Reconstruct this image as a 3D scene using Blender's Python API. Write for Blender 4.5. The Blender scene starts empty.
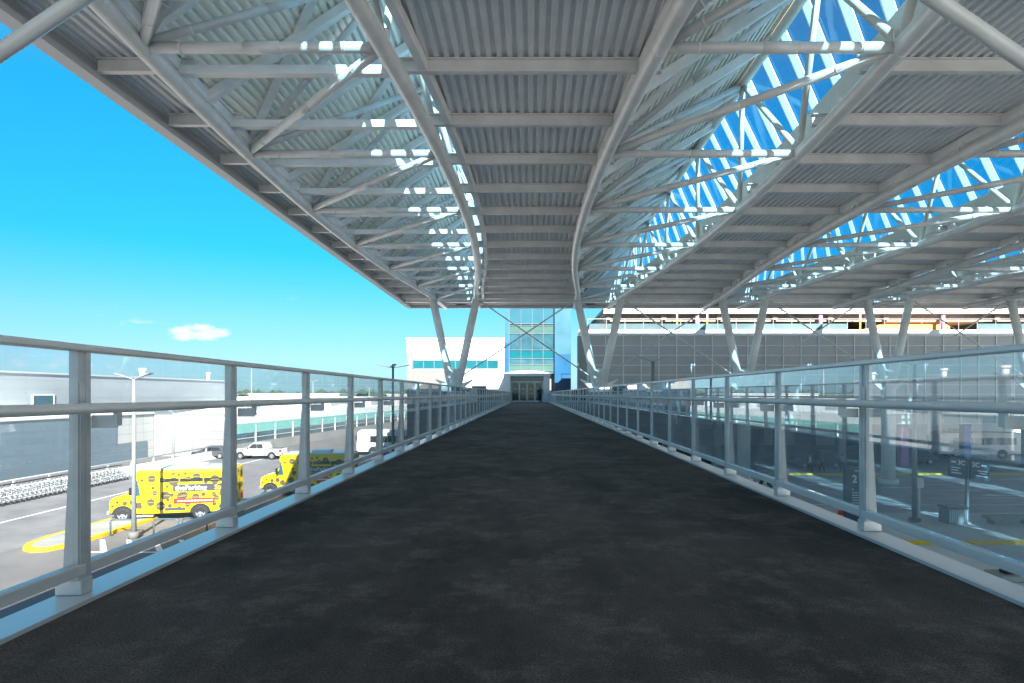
import bpy, math, random
from mathutils import Vector, Matrix
random.seed(7)
S = bpy.context.scene
COL = S.collection
R = math.radians
F = 600.0
CZ = 0.95            # eye height over the walkway
GZ = -6.55           # ground level below the bridge
SUN = Vector((-0.42, 1.6, -1.0)).normalized()

# ---------------------------------------------------------------- materials
def new_mat(name):
    m = bpy.data.materials.new(name); m.use_nodes = True
    nt = m.node_tree
    return m, nt, nt.nodes['Principled BSDF'], nt.nodes['Material Output']

def mat(name, col, rough=0.5, metal=0.0, var=0.0, vscale=3.0, bump=0.0, bscale=40.0, stretch=None, spec=0.5, coat=0.0):
    m, nt, b, out = new_mat(name)
    b.inputs['Base Color'].default_value = (*col, 1)
    b.inputs['Roughness'].default_value = rough
    b.inputs['Metallic'].default_value = metal
    b.inputs['Specular IOR Level'].default_value = spec
    if coat: b.inputs['Coat Weight'].default_value = coat; b.inputs['Coat Roughness'].default_value = 0.08
    L = nt.links
    if var or bump:
        tc = nt.nodes.new('ShaderNodeTexCoord')
        mp = nt.nodes.new('ShaderNodeMapping')
        L.new(tc.outputs['Object'], mp.inputs['Vector'])
        if stretch: mp.inputs['Scale'].default_value = stretch
    if var:
        n = nt.nodes.new('ShaderNodeTexNoise'); n.inputs['Scale'].default_value = vscale
        n.inputs['Detail'].default_value = 6; n.inputs['Roughness'].default_value = 0.62
        L.new(mp.outputs[0], n.inputs['Vector'])
        r = nt.nodes.new('ShaderNodeValToRGB')
        r.color_ramp.elements[0].position = 0.3; r.color_ramp.elements[1].position = 0.72
        r.color_ramp.elements[0].color = (*[c*(1-var) for c in col], 1)
        r.color_ramp.elements[1].color = (*[min(1, c*(1+var)) for c in col], 1)
        L.new(n.outputs['Fac'], r.inputs['Fac']); L.new(r.outputs['Color'], b.inputs['Base Color'])
        mr = nt.nodes.new('ShaderNodeMapRange')
        mr.inputs['To Min'].default_value = max(0.02, rough-0.12); mr.inputs['To Max'].default_value = min(1, rough+0.12)
        L.new(n.outputs['Fac'], mr.inputs['Value']); L.new(mr.outputs[0], b.inputs['Roughness'])
    if bump:
        n2 = nt.nodes.new('ShaderNodeTexNoise'); n2.inputs['Scale'].default_value = bscale
        n2.inputs['Detail'].default_value = 4
        L.new(mp.outputs[0], n2.inputs['Vector'])
        bp = nt.nodes.new('ShaderNodeBump'); bp.inputs['Strength'].default_value = bump; bp.inputs['Distance'].default_value = 0.02
        L.new(n2.outputs['Fac'], bp.inputs['Height']); L.new(bp.outputs[0], b.inputs['Normal'])
    return m

def glass(name, tint, refl=1.0, rough=0.0, dust=0.0):
    m = bpy.data.materials.new(name); m.use_nodes = True
    nt = m.node_tree; nt.nodes.clear(); L = nt.links
    out = nt.nodes.new('ShaderNodeOutputMaterial')
    tr = nt.nodes.new('ShaderNodeBsdfTransparent'); tr.inputs['Color'].default_value = (*tint, 1)
    gl = nt.nodes.new('ShaderNodeBsdfGlossy'); gl.inputs['Roughness'].default_value = rough
    gl.inputs['Color'].default_value = (0.93, 0.97, 1, 1)
    fr = nt.nodes.new('ShaderNodeLayerWeight'); fr.inputs['Blend'].default_value = .5
    pw = nt.nodes.new('ShaderNodeMath'); pw.operation = 'POWER'; pw.inputs[1].default_value = 5; L.new(fr.outputs['Facing'], pw.inputs[0])
    mu = nt.nodes.new('ShaderNodeMath'); mu.operation = 'MULTIPLY_ADD'; mu.inputs[1].default_value = .9*refl; mu.inputs[2].default_value = .045*refl; mu.use_clamp = True
    L.new(pw.outputs[0], mu.inputs[0])
    mx = nt.nodes.new('ShaderNodeMixShader')
    L.new(mu.outputs[0], mx.inputs[0]); L.new(tr.outputs[0], mx.inputs[1]); L.new(gl.outputs[0], mx.inputs[2])
    last = mx
    if dust:
        df = nt.nodes.new('ShaderNodeBsdfDiffuse'); df.inputs['Color'].default_value = (0.75, 0.8, 0.84, 1)
        tc = nt.nodes.new('ShaderNodeTexCoord')
        n = nt.nodes.new('ShaderNodeTexNoise'); n.inputs['Scale'].default_value = 3.0; n.inputs['Detail'].default_value = 7
        L.new(tc.outputs['Object'], n.inputs['Vector'])
        mr = nt.nodes.new('ShaderNodeMapRange'); mr.inputs['From Min'].default_value = .3; mr.inputs['From Max'].default_value = .75
        mr.inputs['To Min'].default_value = dust*0.5; mr.inputs['To Max'].default_value = dust*1.5
        L.new(n.outputs['Fac'], mr.inputs['Value'])
        m2 = nt.nodes.new('ShaderNodeMixShader')
        L.new(mr.outputs[0], m2.inputs[0]); L.new(mx.outputs[0], m2.inputs[1]); L.new(df.outputs[0], m2.inputs[2])
        last = m2
    L.new(last.outputs[0], out.inputs[0])
    return m

def panel_mat(name, col, pw, ph, axis, gap=0.02, line=0.6, var=0.05, rough=0.5, metal=0.0):
    """wall panels: joints from a grid in object coordinates; axis = horizontal axis of the wall."""
    m, nt, b, out = new_mat(name); L = nt.links
    tc = nt.nodes.new('ShaderNodeTexCoord'); sp = nt.nodes.new('ShaderNodeSeparateXYZ')
    L.new(tc.outputs['Object'], sp.inputs[0])
    def fr(sock, size, g):
        d = nt.nodes.new('ShaderNodeMath'); d.operation = 'DIVIDE'; d.inputs[1].default_value = size; L.new(sock, d.inputs[0])
        f = nt.nodes.new('ShaderNodeMath'); f.operation = 'FRACT'; L.new(d.outputs[0], f.inputs[0])
        c = nt.nodes.new('ShaderNodeMath'); c.operation = 'LESS_THAN'; c.inputs[1].default_value = g/size; L.new(f.outputs[0], c.inputs[0])
        fl = nt.nodes.new('ShaderNodeMath'); fl.operation = 'FLOOR'; L.new(d.outputs[0], fl.inputs[0])
        return c.outputs[0], fl.outputs[0]
    a, ia = fr(sp.outputs[axis], pw, gap); z, iz = fr(sp.outputs[2], ph, gap)
    mx = nt.nodes.new('ShaderNodeMath'); mx.operation = 'MAXIMUM'; L.new(a, mx.inputs[0]); L.new(z, mx.inputs[1])
    cb = nt.nodes.new('ShaderNodeCombineXYZ'); L.new(ia, cb.inputs[0]); L.new(iz, cb.inputs[1])
    wn = nt.nodes.new('ShaderNodeTexWhiteNoise'); L.new(cb.outputs[0], wn.inputs['Vector'])
    ns = nt.nodes.new('ShaderNodeTexNoise'); ns.inputs['Scale'].default_value = .35; ns.inputs['Detail'].default_value = 5
    L.new(tc.outputs['Object'], ns.inputs['Vector'])
    ad = nt.nodes.new('ShaderNodeMath'); ad.operation = 'ADD'; L.new(wn.outputs['Value'], ad.inputs[0]); L.new(ns.outputs['Fac'], ad.inputs[1])
    mr = nt.nodes.new('ShaderNodeMapRange'); mr.inputs['From Max'].default_value = 2
    mr.inputs['To Min'].default_value = 1-var*2; mr.inputs['To Max'].default_value = 1+var*2; L.new(ad.outputs[0], mr.inputs['Value'])
    hs = nt.nodes.new('ShaderNodeHueSaturation'); hs.inputs['Color'].default_value = (*col, 1); L.new(mr.outputs[0], hs.inputs['Value'])
    mix = nt.nodes.new('ShaderNodeMix'); mix.data_type = 'RGBA'
    L.new(mx.outputs[0], mix.inputs['Factor']); L.new(hs.outputs[0], mix.inputs[6]); mix.inputs[7].default_value = (*[c*line for c in col], 1)
    L.new(mix.outputs[2], b.inputs['Base Color'])
    b.inputs['Roughness'].default_value = rough; b.inputs['Metallic'].default_value = metal
    return m

def walkway_mat():
    m, nt, b, out = new_mat('dark_asphalt'); L = nt.links
    tc = nt.nodes.new('ShaderNodeTexCoord')
    mp = nt.nodes.new('ShaderNodeMapping'); mp.inputs['Scale'].default_value = (1, 0.55, 1); L.new(tc.outputs['Object'], mp.inputs[0])
    n1 = nt.nodes.new('ShaderNodeTexNoise'); n1.inputs['Scale'].default_value = .55; n1.inputs['Detail'].default_value = 12; n1.inputs['Roughness'].default_value = .72
    L.new(mp.outputs[0], n1.inputs['Vector'])
    n2 = nt.nodes.new('ShaderNodeTexNoise'); n2.inputs['Scale'].default_value = 2.3; n2.inputs['Detail'].default_value = 12; n2.inputs['Roughness'].default_value = .8
    L.new(tc.outputs['Object'], n2.inputs['Vector'])
    n3 = nt.nodes.new('ShaderNodeTexNoise'); n3.inputs['Scale'].default_value = 125; n3.inputs['Detail'].default_value = 6
    L.new(tc.outputs['Object'], n3.inputs['Vector'])
    r1 = nt.nodes.new('ShaderNodeValToRGB'); e = r1.color_ramp.elements
    e[0].position = .35; e[0].color = (.015, .0125, .0115, 1); e[1].position = .66; e[1].color = (.112, .097, .088, 1)
    L.new(n1.outputs['Fac'], r1.inputs[0])
    r2 = nt.nodes.new('ShaderNodeValToRGB'); e = r2.color_ramp.elements
    e[0].position = .5; e[0].color = (0, 0, 0, 1); e[1].position = .8; e[1].color = (.16, .14, .128, 1)
    L.new(n2.outputs['Fac'], r2.inputs[0])
    a = nt.nodes.new('ShaderNodeMix'); a.data_type = 'RGBA'; a.blend_type = 'ADD'; a.inputs['Factor'].default_value = 1
    L.new(r1.outputs[0], a.inputs[6]); L.new(r2.outputs[0], a.inputs[7])
    r3 = nt.nodes.new('ShaderNodeMapRange'); r3.inputs['From Min'].default_value = .3; r3.inputs['From Max'].default_value = .7
    r3.inputs['To Min'].default_value = .3; r3.inputs['To Max'].default_value = 1.7; L.new(n3.outputs['Fac'], r3.inputs[0])
    hs = nt.nodes.new('ShaderNodeHueSaturation'); L.new(a.outputs[2], hs.inputs['Color']); L.new(r3.outputs[0], hs.inputs['Value'])
    L.new(hs.outputs[0], b.inputs['Base Color'])
    b.inputs['Roughness'].default_value = .85; b.inputs['Specular IOR Level'].default_value = .3
    bp = nt.nodes.new('ShaderNodeBump'); bp.inputs['Strength'].default_value = .6; bp.inputs['Distance'].default_value = .006
    L.new(n3.outputs['Fac'], bp.inputs['Height']); L.new(bp.outputs[0], b.inputs['Normal'])
    return m

M = dict(
    walk=walkway_mat(),
    steel=mat('painted_steel', (.80, .79, .77), .42, 0, .12, 1.1, spec=.45),
    tube=mat('painted_tube', (.67, .665, .655), .36, .05, .13, 1.2),
    deck=mat('galvanised_deck', (.70, .71, .72), .42, .1, .08, 1.2),
    decks=mat('bounce_lit_deck', (.88, .84, .74), .5, 0, .06, 1.2),  # cream tone paints the skylight bounce onto the sloping sheets
    fascia=mat('grey_fascia', (.55, .55, .56), .5, .1, .06, .8),
    cream=mat('cream_steel', (.70, .68, .62), .5, 0, .08, 1.3),
    rail=mat('brushed_rail', (.74, .73, .73), .36, .1, .12, 9, stretch=(1, .2, 1)),
    railpost=mat('galvanised_post', (.62, .63, .64), .42, .2, .14, 7),
    kerbm=mat('pale_kerb', (.74, .75, .76), .32, .25),
    gl=glass('guard_glass', (.95, .975, .985), 1.2, 0, .06),
    glr=glass('reflective_guard_glass', (.93, .97, .985), 2.8, 0, .12),  # roadway side: reflection and dust film raised to brighten the dim view
    glsky=glass('skylight_glass', (.34, .66, .86), .8),
    concrete=mat('concrete', (.34, .335, .32), .8, 0, .14, .6, .25, 30),
    paving=mat('shade_lifted_paving', (.58, .57, .56), .8, 0, .16, .35, .2, 25),  # lighter copy of the paving, lifting the canopy shade
    pavel=mat('sun_toned_paving', (.17, .16, .157), .8, 0, .16, .35, .2, 25),  # same paving darkened to offset the direct sun
    asph_l=mat('worn_asphalt', (.20, .194, .197), .85, 0, .26, .45, .3, 50),
    asph=mat('asphalt', (.35, .355, .365), .75, 0, .28, .4, .3, 50),
    land=mat('far_land', (.20, .21, .17), .95, 0, .4, .01),
    ypaint=mat('yellow_paint', (.80, .50, .02), .55, 0, .15, 3),
    wpaint=mat('white_paint', (.78, .78, .76), .6, 0, .12, 3),
    white=mat('white_render', (.82, .82, .80), .6, 0, .04, .5),
    wpanel=panel_mat('white_panels', (.56, .56, .545), 2.4, 1.0, 1, .05, .6, .04),
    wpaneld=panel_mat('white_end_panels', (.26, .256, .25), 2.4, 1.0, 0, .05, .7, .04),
    wpanelx=panel_mat('white_front_panels', (.70, .70, .68), 2.4, 1.2, 0, .03, .8, .02),
    gpanel=panel_mat('grey_panels', (.38, .405, .42), 4.2, 1.15, 1, .05, .8, .04),
    shadow_panel=panel_mat('painted_shadow_panels', (.17, .23, .275), 2.4, 1.0, 1, .04, .75, .04),  # blue-grey tone paints the shadow on the service wall
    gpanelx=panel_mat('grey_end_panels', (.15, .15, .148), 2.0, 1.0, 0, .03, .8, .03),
    teal=mat('teal_glass', (.005, .095, .12), .08, 0, .12, .6, spec=.8),
    tealpale=mat('pale_teal_glass', (.03, .105, .14), .1, 0, .1, .6, spec=.8),
    palegreen=mat('pale_green_glass', (.055, .115, .10), .15, 0, .08, .7, spec=.7),
    tealdark=mat('dark_teal_glass', (.03, .09, .12), .07, 0, .25, 1.2, spec=.8),
    bluep=mat('deep_blue_panel', (.005, .075, .17), .3, 0, .08, .5),
    lbluep=mat('light_blue_panel', (.03, .115, .16), .3, 0, .08, .5),
    band=mat('green_glass_band', (.22, .52, .46), .25, 0, .08, .3),
    winglass=mat('window_glass', (.10, .16, .18), .06, 0, .3, .25, spec=.8),
    blackgl=mat('black_glass', (.022, .026, .03), .06, 0, 0, spec=.7),
    alu=mat('aluminium', (.74, .76, .77), .35, .1, .06, 2),
    screen=mat('mesh_screen', (.47, .465, .45), .55, .1, .1, .9),
    brown=mat('brown_soffit', (.36, .28, .22), .8, 0, .3, .8),
    pink=mat('pink_paint', (.56, .22, .46), .5, 0, .08, 2),
    bluepaint=mat('blue_paint', (.06, .16, .46), .5, 0, .08, 2),
    wood=mat('orange_plywood', (.58, .29, .09), .65, 0, .12, 1.5),
    byellow=mat('bus_yellow', (.86, .60, .005), .3, 0, .03, 2, coat=.5),
    spot=mat('spot_grey', (.085, .07, .04), .5, 0, .1, 3),
    spotline=mat('spot_stripe', (.30, .23, .07), .5),
    dgrey=mat('dark_band', (.06, .065, .075), .4),
    red=mat('red_paint', (.70, .03, .02), .4),
    wtext=mat('white_letter', (.85, .85, .85), .5),
    ytext=mat('yellow_letter', (.86, .62, .03), .5),
    rubber=mat('tyre_rubber', (.025, .025, .027), .8, 0, .2, 8),
    rim=mat('wheel_rim', (.45, .45, .46), .35, .7),
    black=mat('black_plastic', (.02, .02, .022), .45),
    chrome=mat('bumper_grey', (.38, .39, .41), .35, .5),
    wcar=mat('white_car_paint', (.80, .81, .82), .28, 0, .02, 1, coat=.6),
    dcar=mat('dark_blue_car_paint', (.02, .035, .055), .25, 0, .02, 1, coat=.7),
    tcar=mat('teal_car_paint', (.05, .35, .42), .3, 0, .02, 1, coat=.6),
    lamp_r=mat('red_lens', (.45, .01, .01), .2),
    lamp_w=mat('clear_lens', (.75, .75, .72), .12),
    orange=mat('cone_orange', (.80, .12, .02), .5),
    signp=mat('sign_slate', (.025, .06, .085), .4, 0, .05, 2),
    pole=mat('pole_paint', (.30, .32, .335), .45, .2, .08, 2),
    dpole=mat('dark_pole_paint', (.10, .14, .17), .45, .2, .08, 2),
    wire=mat('cart_wire', (.42, .43, .44), .35, .6),
    leaf=mat('far_foliage', (.045, .075, .035), .9, 0, .4, .05),
    skin=mat('skin', (.42, .25, .17), .6), dark=mat('dark_cloth', (.02, .024, .035), .85),
    shirtw=mat('white_cloth', (.72, .72, .72), .85), shirtg=mat('grey_cloth', (.25, .26, .30), .85),
    shirtb=mat('pale_blue_cloth', (.38, .52, .66), .85), jean=mat('denim', (.05, .08, .15), .85), hair=mat('hair', (.02, .014, .01), .7),
)
# white translucent bars of the skylights: they let some sun through
m, nt, b, out = new_mat('translucent_bar')
b.inputs['Base Color'].default_value = (.86, .87, .88, 1); b.inputs['Roughness'].default_value = .5
tl = nt.nodes.new('ShaderNodeBsdfTranslucent'); tl.inputs['Color'].default_value = (.9, .92, .95, 1)
mx = nt.nodes.new('ShaderNodeMixShader'); mx.inputs[0].default_value = .85
nt.links.new(b.outputs[0], mx.inputs[1]); nt.links.new(tl.outputs[0], mx.inputs[2]); nt.links.new(mx.outputs[0], out.inputs[0])
M['bar'] = m

# ---------------------------------------------------------------- mesh builder
OFF = {}
class MB:
    def __init__(s, *mats):
        s.v = []; s.f = []; s.mi = []; s.sm = []; s.mats = list(mats); s.cur = 0
    def use(s, m):
        if m not in s.mats: s.mats.append(m)
        s.cur = s.mats.index(m); return s
    def face(s, idx, smooth=False):
        s.f.append(tuple(idx)); s.mi.append(s.cur); s.sm.append(smooth)
    def quad(s, *pts):
        n = len(s.v); s.v += [Vector(p) for p in pts]; s.face(range(n, n+len(pts)))
        return s
    def hexa(s, p):
        n = len(s.v); s.v += [Vector(q) for q in p]
        for q in ((0,3,2,1),(4,5,6,7),(0,1,5,4),(1,2,6,5),(2,3,7,6),(3,0,4,7)): s.face([n+i for i in q])
        return s
    def box(s, x0, x1, y0, y1, z0, z1):
        return s.hexa([(x0,y0,z0),(x1,y0,z0),(x1,y1,z0),(x0,y1,z0),(x0,y0,z1),(x1,y0,z1),(x1,y1,z1),(x0,y1,z1)])
    def bbox(s, x0, x1, y0, y1, z0, z1, c=.02):
        """box with chamfered vertical and top/bottom edges (prism of an octagon, tapered at its ends)"""
        def ring(z, i):
            a, b_, d, e = x0+i, x1-i, y0+i, y1-i
            return [(a+c,d,z),(b_-c,d,z),(b_,d+c,z),(b_,e-c,z),(b_-c,e,z),(a+c,e,z),(a,e-c,z),(a,d+c,z)]
        rings = [ring(z0, c*.7), ring(z0+c, 0), ring(z1-c, 0), ring(z1, c*.7)]
        n = len(s.v)
        for r in rings: s.v += [Vector(p) for p in r]
        for k in range(3):
            for i in range(8):
                j = (i+1) % 8
                s.face([n+k*8+i, n+k*8+j, n+k*8+8+j, n+k*8+8+i])
        s.face([n+i for i in reversed(range(8))]); s.face([n+24+i for i in range(8)])
        return s
    def bar(s, a, b, w, h, up=(0,0,1)):
        a = Vector(a); b = Vector(b); d = (b-a).normalized(); u = Vector(up)
        sd = d.cross(u)
        if sd.length < 1e-5: sd = d.cross(Vector((1,0,0)))
        sd.normalize(); u = sd.cross(d).normalized(); sd *= w/2; u *= h/2
        return s.hexa([a-sd-u, a+sd-u, b+sd-u, b-sd-u, a-sd+u, a+sd+u, b+sd+u, b-sd+u])
    def tube(s, pts, r, n=12, cap=True, r2=None):
        pts = [Vector(p) for p in pts]; base = len(s.v); m = len(pts)
        for i, p in enumerate(pts):
            d = (pts[min(i+1, m-1)] - pts[max(i-1, 0)]).normalized()
            u = Vector((0,0,1)) if abs(d.z) < .9 else Vector((1,0,0))
            sd = d.cross(u).normalized(); u = sd.cross(d)
            rr = r if r2 is None else r + (r2-r)*i/(m-1)
            for k in range(n):
                t = 2*math.pi*k/n
                s.v.append(p + sd*math.cos(t)*rr + u*math.sin(t)*rr)
        for i in range(m-1):
            for k in range(n):
                j = (k+1) % n
                s.face([base+i*n+k, base+i*n+j, base+(i+1)*n+j, base+(i+1)*n+k], True)
        if cap:
            s.face([base+k for k in reversed(range(n))]); s.face([base+(m-1)*n+k for k in range(n)])
        return s
    def prism(s, poly, frame, depth):
        """poly (u,v) in frame (o,U,V); extruded by depth along U x V, starting at -depth/2"""
        o, U, V = (Vector(q) for q in frame); W = U.cross(V).normalized()*depth/2
        n = len(s.v); k = len(poly)
        for sg in (-1, 1): s.v += [o + U*p[0] + V*p[1] + W*sg for p in poly]
        s.face([n+i for i in reversed(range(k))]); s.face([n+k+i for i in range(k)])
        for i in range(k):
            j = (i+1) % k
            s.face([n+i, n+j, n+k+j, n+k+i])
        return s
    def disc(s, o, U, V, r, n=18):
        o = Vector(o); U = Vector(U); V = Vector(V); b_ = len(s.v)
        s.v += [o + U*math.cos(2*math.pi*k/n)*r + V*math.sin(2*math.pi*k/n)*r for k in range(n)]
        s.face(range(b_, b_+n)); return s
    def text(s, body, o, U, V, size, align='LEFT', bold=0.0):
        c = bpy.data.curves.new('t', 'FONT'); c.body = body; c.size = size; c.align_x = align; c.offset = bold; c.resolution_u = 3
        ob = bpy.data.objects.new('t', c); COL.objects.link(ob)
        me = bpy.data.meshes.new_from_object(ob.evaluated_get(bpy.context.evaluated_depsgraph_get()))
        o = Vector(o); U = Vector(U); V = Vector(V); n = len(s.v)
        s.v += [o + U*p.co.x + V*p.co.y for p in me.vertices]
        for p in me.polygons: s.face([n+i for i in p.vertices])
        bpy.data.objects.remove(ob); bpy.data.curves.remove(c); bpy.data.meshes.remove(me)
        return s
    def build(s, name, parent=None, local=False, fix=True):
        off = Vector((0,0,0)) if (local or parent is None) else OFF.get(parent.name, Vector((0,0,0)))
        me = bpy.data.meshes.new(name)
        me.from_pydata([tuple(p-off) for p in s.v], [], s.f)
        for mm in s.mats: me.materials.append(mm)
        me.polygons.foreach_set('material_index', s.mi); me.polygons.foreach_set('use_smooth', s.sm)
        me.update()
        o = bpy.data.objects.new(name, me); COL.objects.link(o)
        if parent: o.parent = parent
        OFF[o.name] = off
        return o

def tag(o, label, cat, group=None):
    o['label'] = label; o['category'] = cat
    if group: o['group'] = group
    return o
def empty(name, loc, label, cat, group=None, rz=0):
    o = bpy.data.objects.new(name, None); COL.objects.link(o); o.location = loc; o.rotation_euler = (0,0,rz)
    o.empty_display_size = .3
    OFF[o.name] = Vector(loc) if rz == 0 else Vector((0,0,0))
    return tag(o, label, cat, group)
def struct(o): o['kind'] = 'structure'; return o
KIDS = {}
def copy_tree(o, parent=None):
    c = o.copy(); COL.objects.link(c); c.parent = parent
    for ch in [q for q in ALLOBJ() if q.parent == o]: copy_tree(ch, c)
    return c
def ALLOBJ(): return list(COL.objects)
def P(x, y, Y): return Vector(((x-529)*Y/F, Y, CZ+(394-y)*Y/F))
def G(x, y):
    Y = F*(CZ-GZ)/(y-394); return Vector(((x-529)*Y/F, Y, GZ))

# ---------------------------------------------------------------- walkway and setting
mb = MB(M['walk']); mb.box(-2.0, 2.2, -14, 68.6, -.25, 0); struct(mb.build('walkway'))
mb = MB(M['kerbm'])
mb.box(-2.19, -2.004, -14, 68.55, -.55, .018)
mb.box(2.204, 2.39, -14, 68.55, -.55, .018)
mb.use(M['concrete']).box(-1.998, 2.198, -14, 68.5, -.9, -.254)
struct(mb.build('bridge_deck'))

mb = MB(M['land']); mb.quad((-4000,-600,GZ-.02),(4000,-600,GZ-.02),(4000,5000,GZ-.02),(-4000,5000,GZ-.02)); struct(mb.build('ground'))
mb = MB(M['paving']); z = GZ-.012; mb.quad((-12,-60,z),(120,-60,z),(120,260,z),(-12,260,z)); mb.use(M['pavel']).quad((-150,-60,z),(-12,-60,z),(-12,260,z),(-150,260,z)); struct(mb.build('paving'))
z = GZ-.006
mb = MB(M['asph_l']); mb.quad((-36.2,-40,z),(-24.9,-40,z),(-24.9,71,z),(-36.2,71,z)); mb.quad((-24.88,33.8,z),(-5,33.8,z),(-5,71,z),(-24.88,71,z))
struct(mb.build('road'))
mb = MB(M['asph']); mb.quad((4,37.2,z),(110,37.2,z),(110,55.6,z),(4,55.6,z)); mb.quad((4,55.9,z),(110,55.9,z),(110,90,z),(4,90,z)); struct(mb.build('terminal_road'))
# painted lines
z = GZ
mb = MB(M['wpaint'])
mb.quad((-30.9,5,z),(-30.7,5,z),(-30.7,70,z),(-30.9,70,z))
mb.quad((-21.2,28.35,z),(-15,28.35,z),(-15,28.55,z),(-21.2,28.55,z))
for k in range(7):
    x = -22.2 + k*1.35
    mb.quad((x+.1,30.9,z),(x+.36,30.9,z),(x+2.1,28.6,z),(x+1.75,28.6,z))
for x0, y0 in ((24.6, 45.2), (29.5, 48.2), (15.5, 47.8), (34.5, 44.5), (19.5, 50.8)):      # lane arrows
    mb.quad((x0,y0-.14,z),(x0+1.7,y0-.14,z),(x0+1.7,y0+.14,z),(x0,y0+.14,z))
    n = len(mb.v); mb.v += [Vector(p) for p in ((x0+.05,y0-.5,z),(x0+.05,y0+.5,z),(x0-1.0,y0,z))]; mb.face([n,n+2,n+1])
for y0 in (40.6, 43.2, 46.6, 49.6, 52.4):
    if y0 in (40.6,):
        mb.quad((4,y0,z),(110,y0,z),(110,y0+.12,z),(4,y0+.12,z))
    else:
        for k in range(12): mb.quad((5+k*9,y0,z),(8+k*9,y0,z),(8+k*9,y0+.14,z),(5+k*9,y0+.14,z))
mb.quad((8,37.6,z),(110,37.6,z),(110,37.8,z),(8,37.8,z))
struct(mb.build('road_markings'))
# kerbs on the right
mb = MB(M['paving']); mb.box(8.5, 90, 30.22, 37.2, GZ-.05, GZ+.14)
mb.use(M['ypaint']); mb.box(19.0, 27.6, 29.9, 30.22, GZ-.05, GZ+.145); mb.box(27.75, 60, 29.9, 30.22, GZ-.05, GZ+.145)
mb.box(4, 110, 55.6, 55.9, GZ-.05, GZ+.15)
struct(mb.build('kerb'))

# yellow edged island on the left
isl = [(-24.8,36),(-24.95,33),(-25,31),(-24.8,29.6),(-24.3,28.8),(-23.6,28.4),(-22.9,28.6),(-22.5,29.6),(-22.35,31.5),(-22.2,36)]
mb = MB(M['ypaint']); mb.prism(isl, ((0,0,GZ+.06),(1,0,0),(0,1,0)), .2)
cx, cy = -23.6, 32.4
inn = [(cx+(x-cx)*.76, cy+(y-cy)*.92) for x, y in isl]
mb.use(M['concrete']).prism(inn, ((0,0,GZ+.085),(1,0,0),(0,1,0)), .16)
o = mb.build('traffic_island'); tag(o, 'pale concrete traffic island with rounded nose and yellow painted edge', 'traffic island')

# ---------------------------------------------------------------- canopy
ZB = CZ + 8.0                    # chord level
YMID, NODE = 26.6, 6.12
Y0, Y1 = -34.0, 56.5  # roof run added behind the viewpoint, unseen, to shade the walkway
XL, XR = -11.2, 63.0
CEN = [-6.15 + 11.95*k for k in range(6)]
RZ = CZ + 12.0                   # ridge level
ZD = ZB + .62                    # underside of flat deck
def wid(Y):
    d = abs(Y-YMID)
    if d < 17: return 3.35 - .0035*d*d
    e = d-17
    return 2.34 - .119*min(e, 13) + .0045*min(e, 13)**2
LY0, LY1 = YMID-26.5, YMID+26.5  # lens ends
def nodes(): return [26.1+NODE*k for k in range(-4, 5)]
canopy = empty('canopy', (5.8, 27, GZ), 'vast grey steel canopy of flat ribbed roof strips and glazed lens trusses over the footbridge', 'canopy')

def ysamples(a, b, st=.9):
    n = max(2, int((b-a)/st)); return [a+(b-a)*i/n for i in range(n+1)]
def corr(mb, xl, xr, zf, ys, pitch=.27, h=.075):
    """ribbed sheet with ribs along Y; xl(Y), xr(Y) edges; zf(x,Y) height"""
    xa = min(xl(y) for y in ys); xb = max(xr(y) for y in ys)
    prof = []
    k = math.floor(xa/pitch)
    while k*pitch < xb+pitch:
        for fx, up in ((0,0),(.38,0),(.5,1),(.88,1)): prof.append(((k+fx)*pitch, up))
        k += 1
    base = len(mb.v); m = len(prof)
    for y in ys:
        l, r = xl(y), xr(y)
        for x, up in prof:
            xx = min(max(x, l), r); mb.v.append(Vector((xx, y, zf(xx, y)+up*h)))
    for i in range(len(ys)-1):
        l0, r0, l1, r1 = xl(ys[i]), xr(ys[i]), xl(ys[i+1]), xr(ys[i+1])
        for j in range(m-1):
            xa_, xb_ = prof[j][0], prof[j+1][0]
            if (xb_ <= l0 and xb_ <= l1) or (xa_ >= r0 and xa_ >= r1): continue
            mb.face([base+i*m+j, base+i*m+j+1, base+(i+1)*m+j+1, base+(i+1)*m+j])

def in_lens(Y): return LY0 <= Y <= LY1
def ledge(k):   # left edge of lens k seen as right edge of the flat strip
    return lambda Y: CEN[k] - (wid(Y) - .18 if in_lens(Y) else 0)
def redge(k):
    return lambda Y: CEN[k] + (wid(Y) + .36 if in_lens(Y) else 0)

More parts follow.
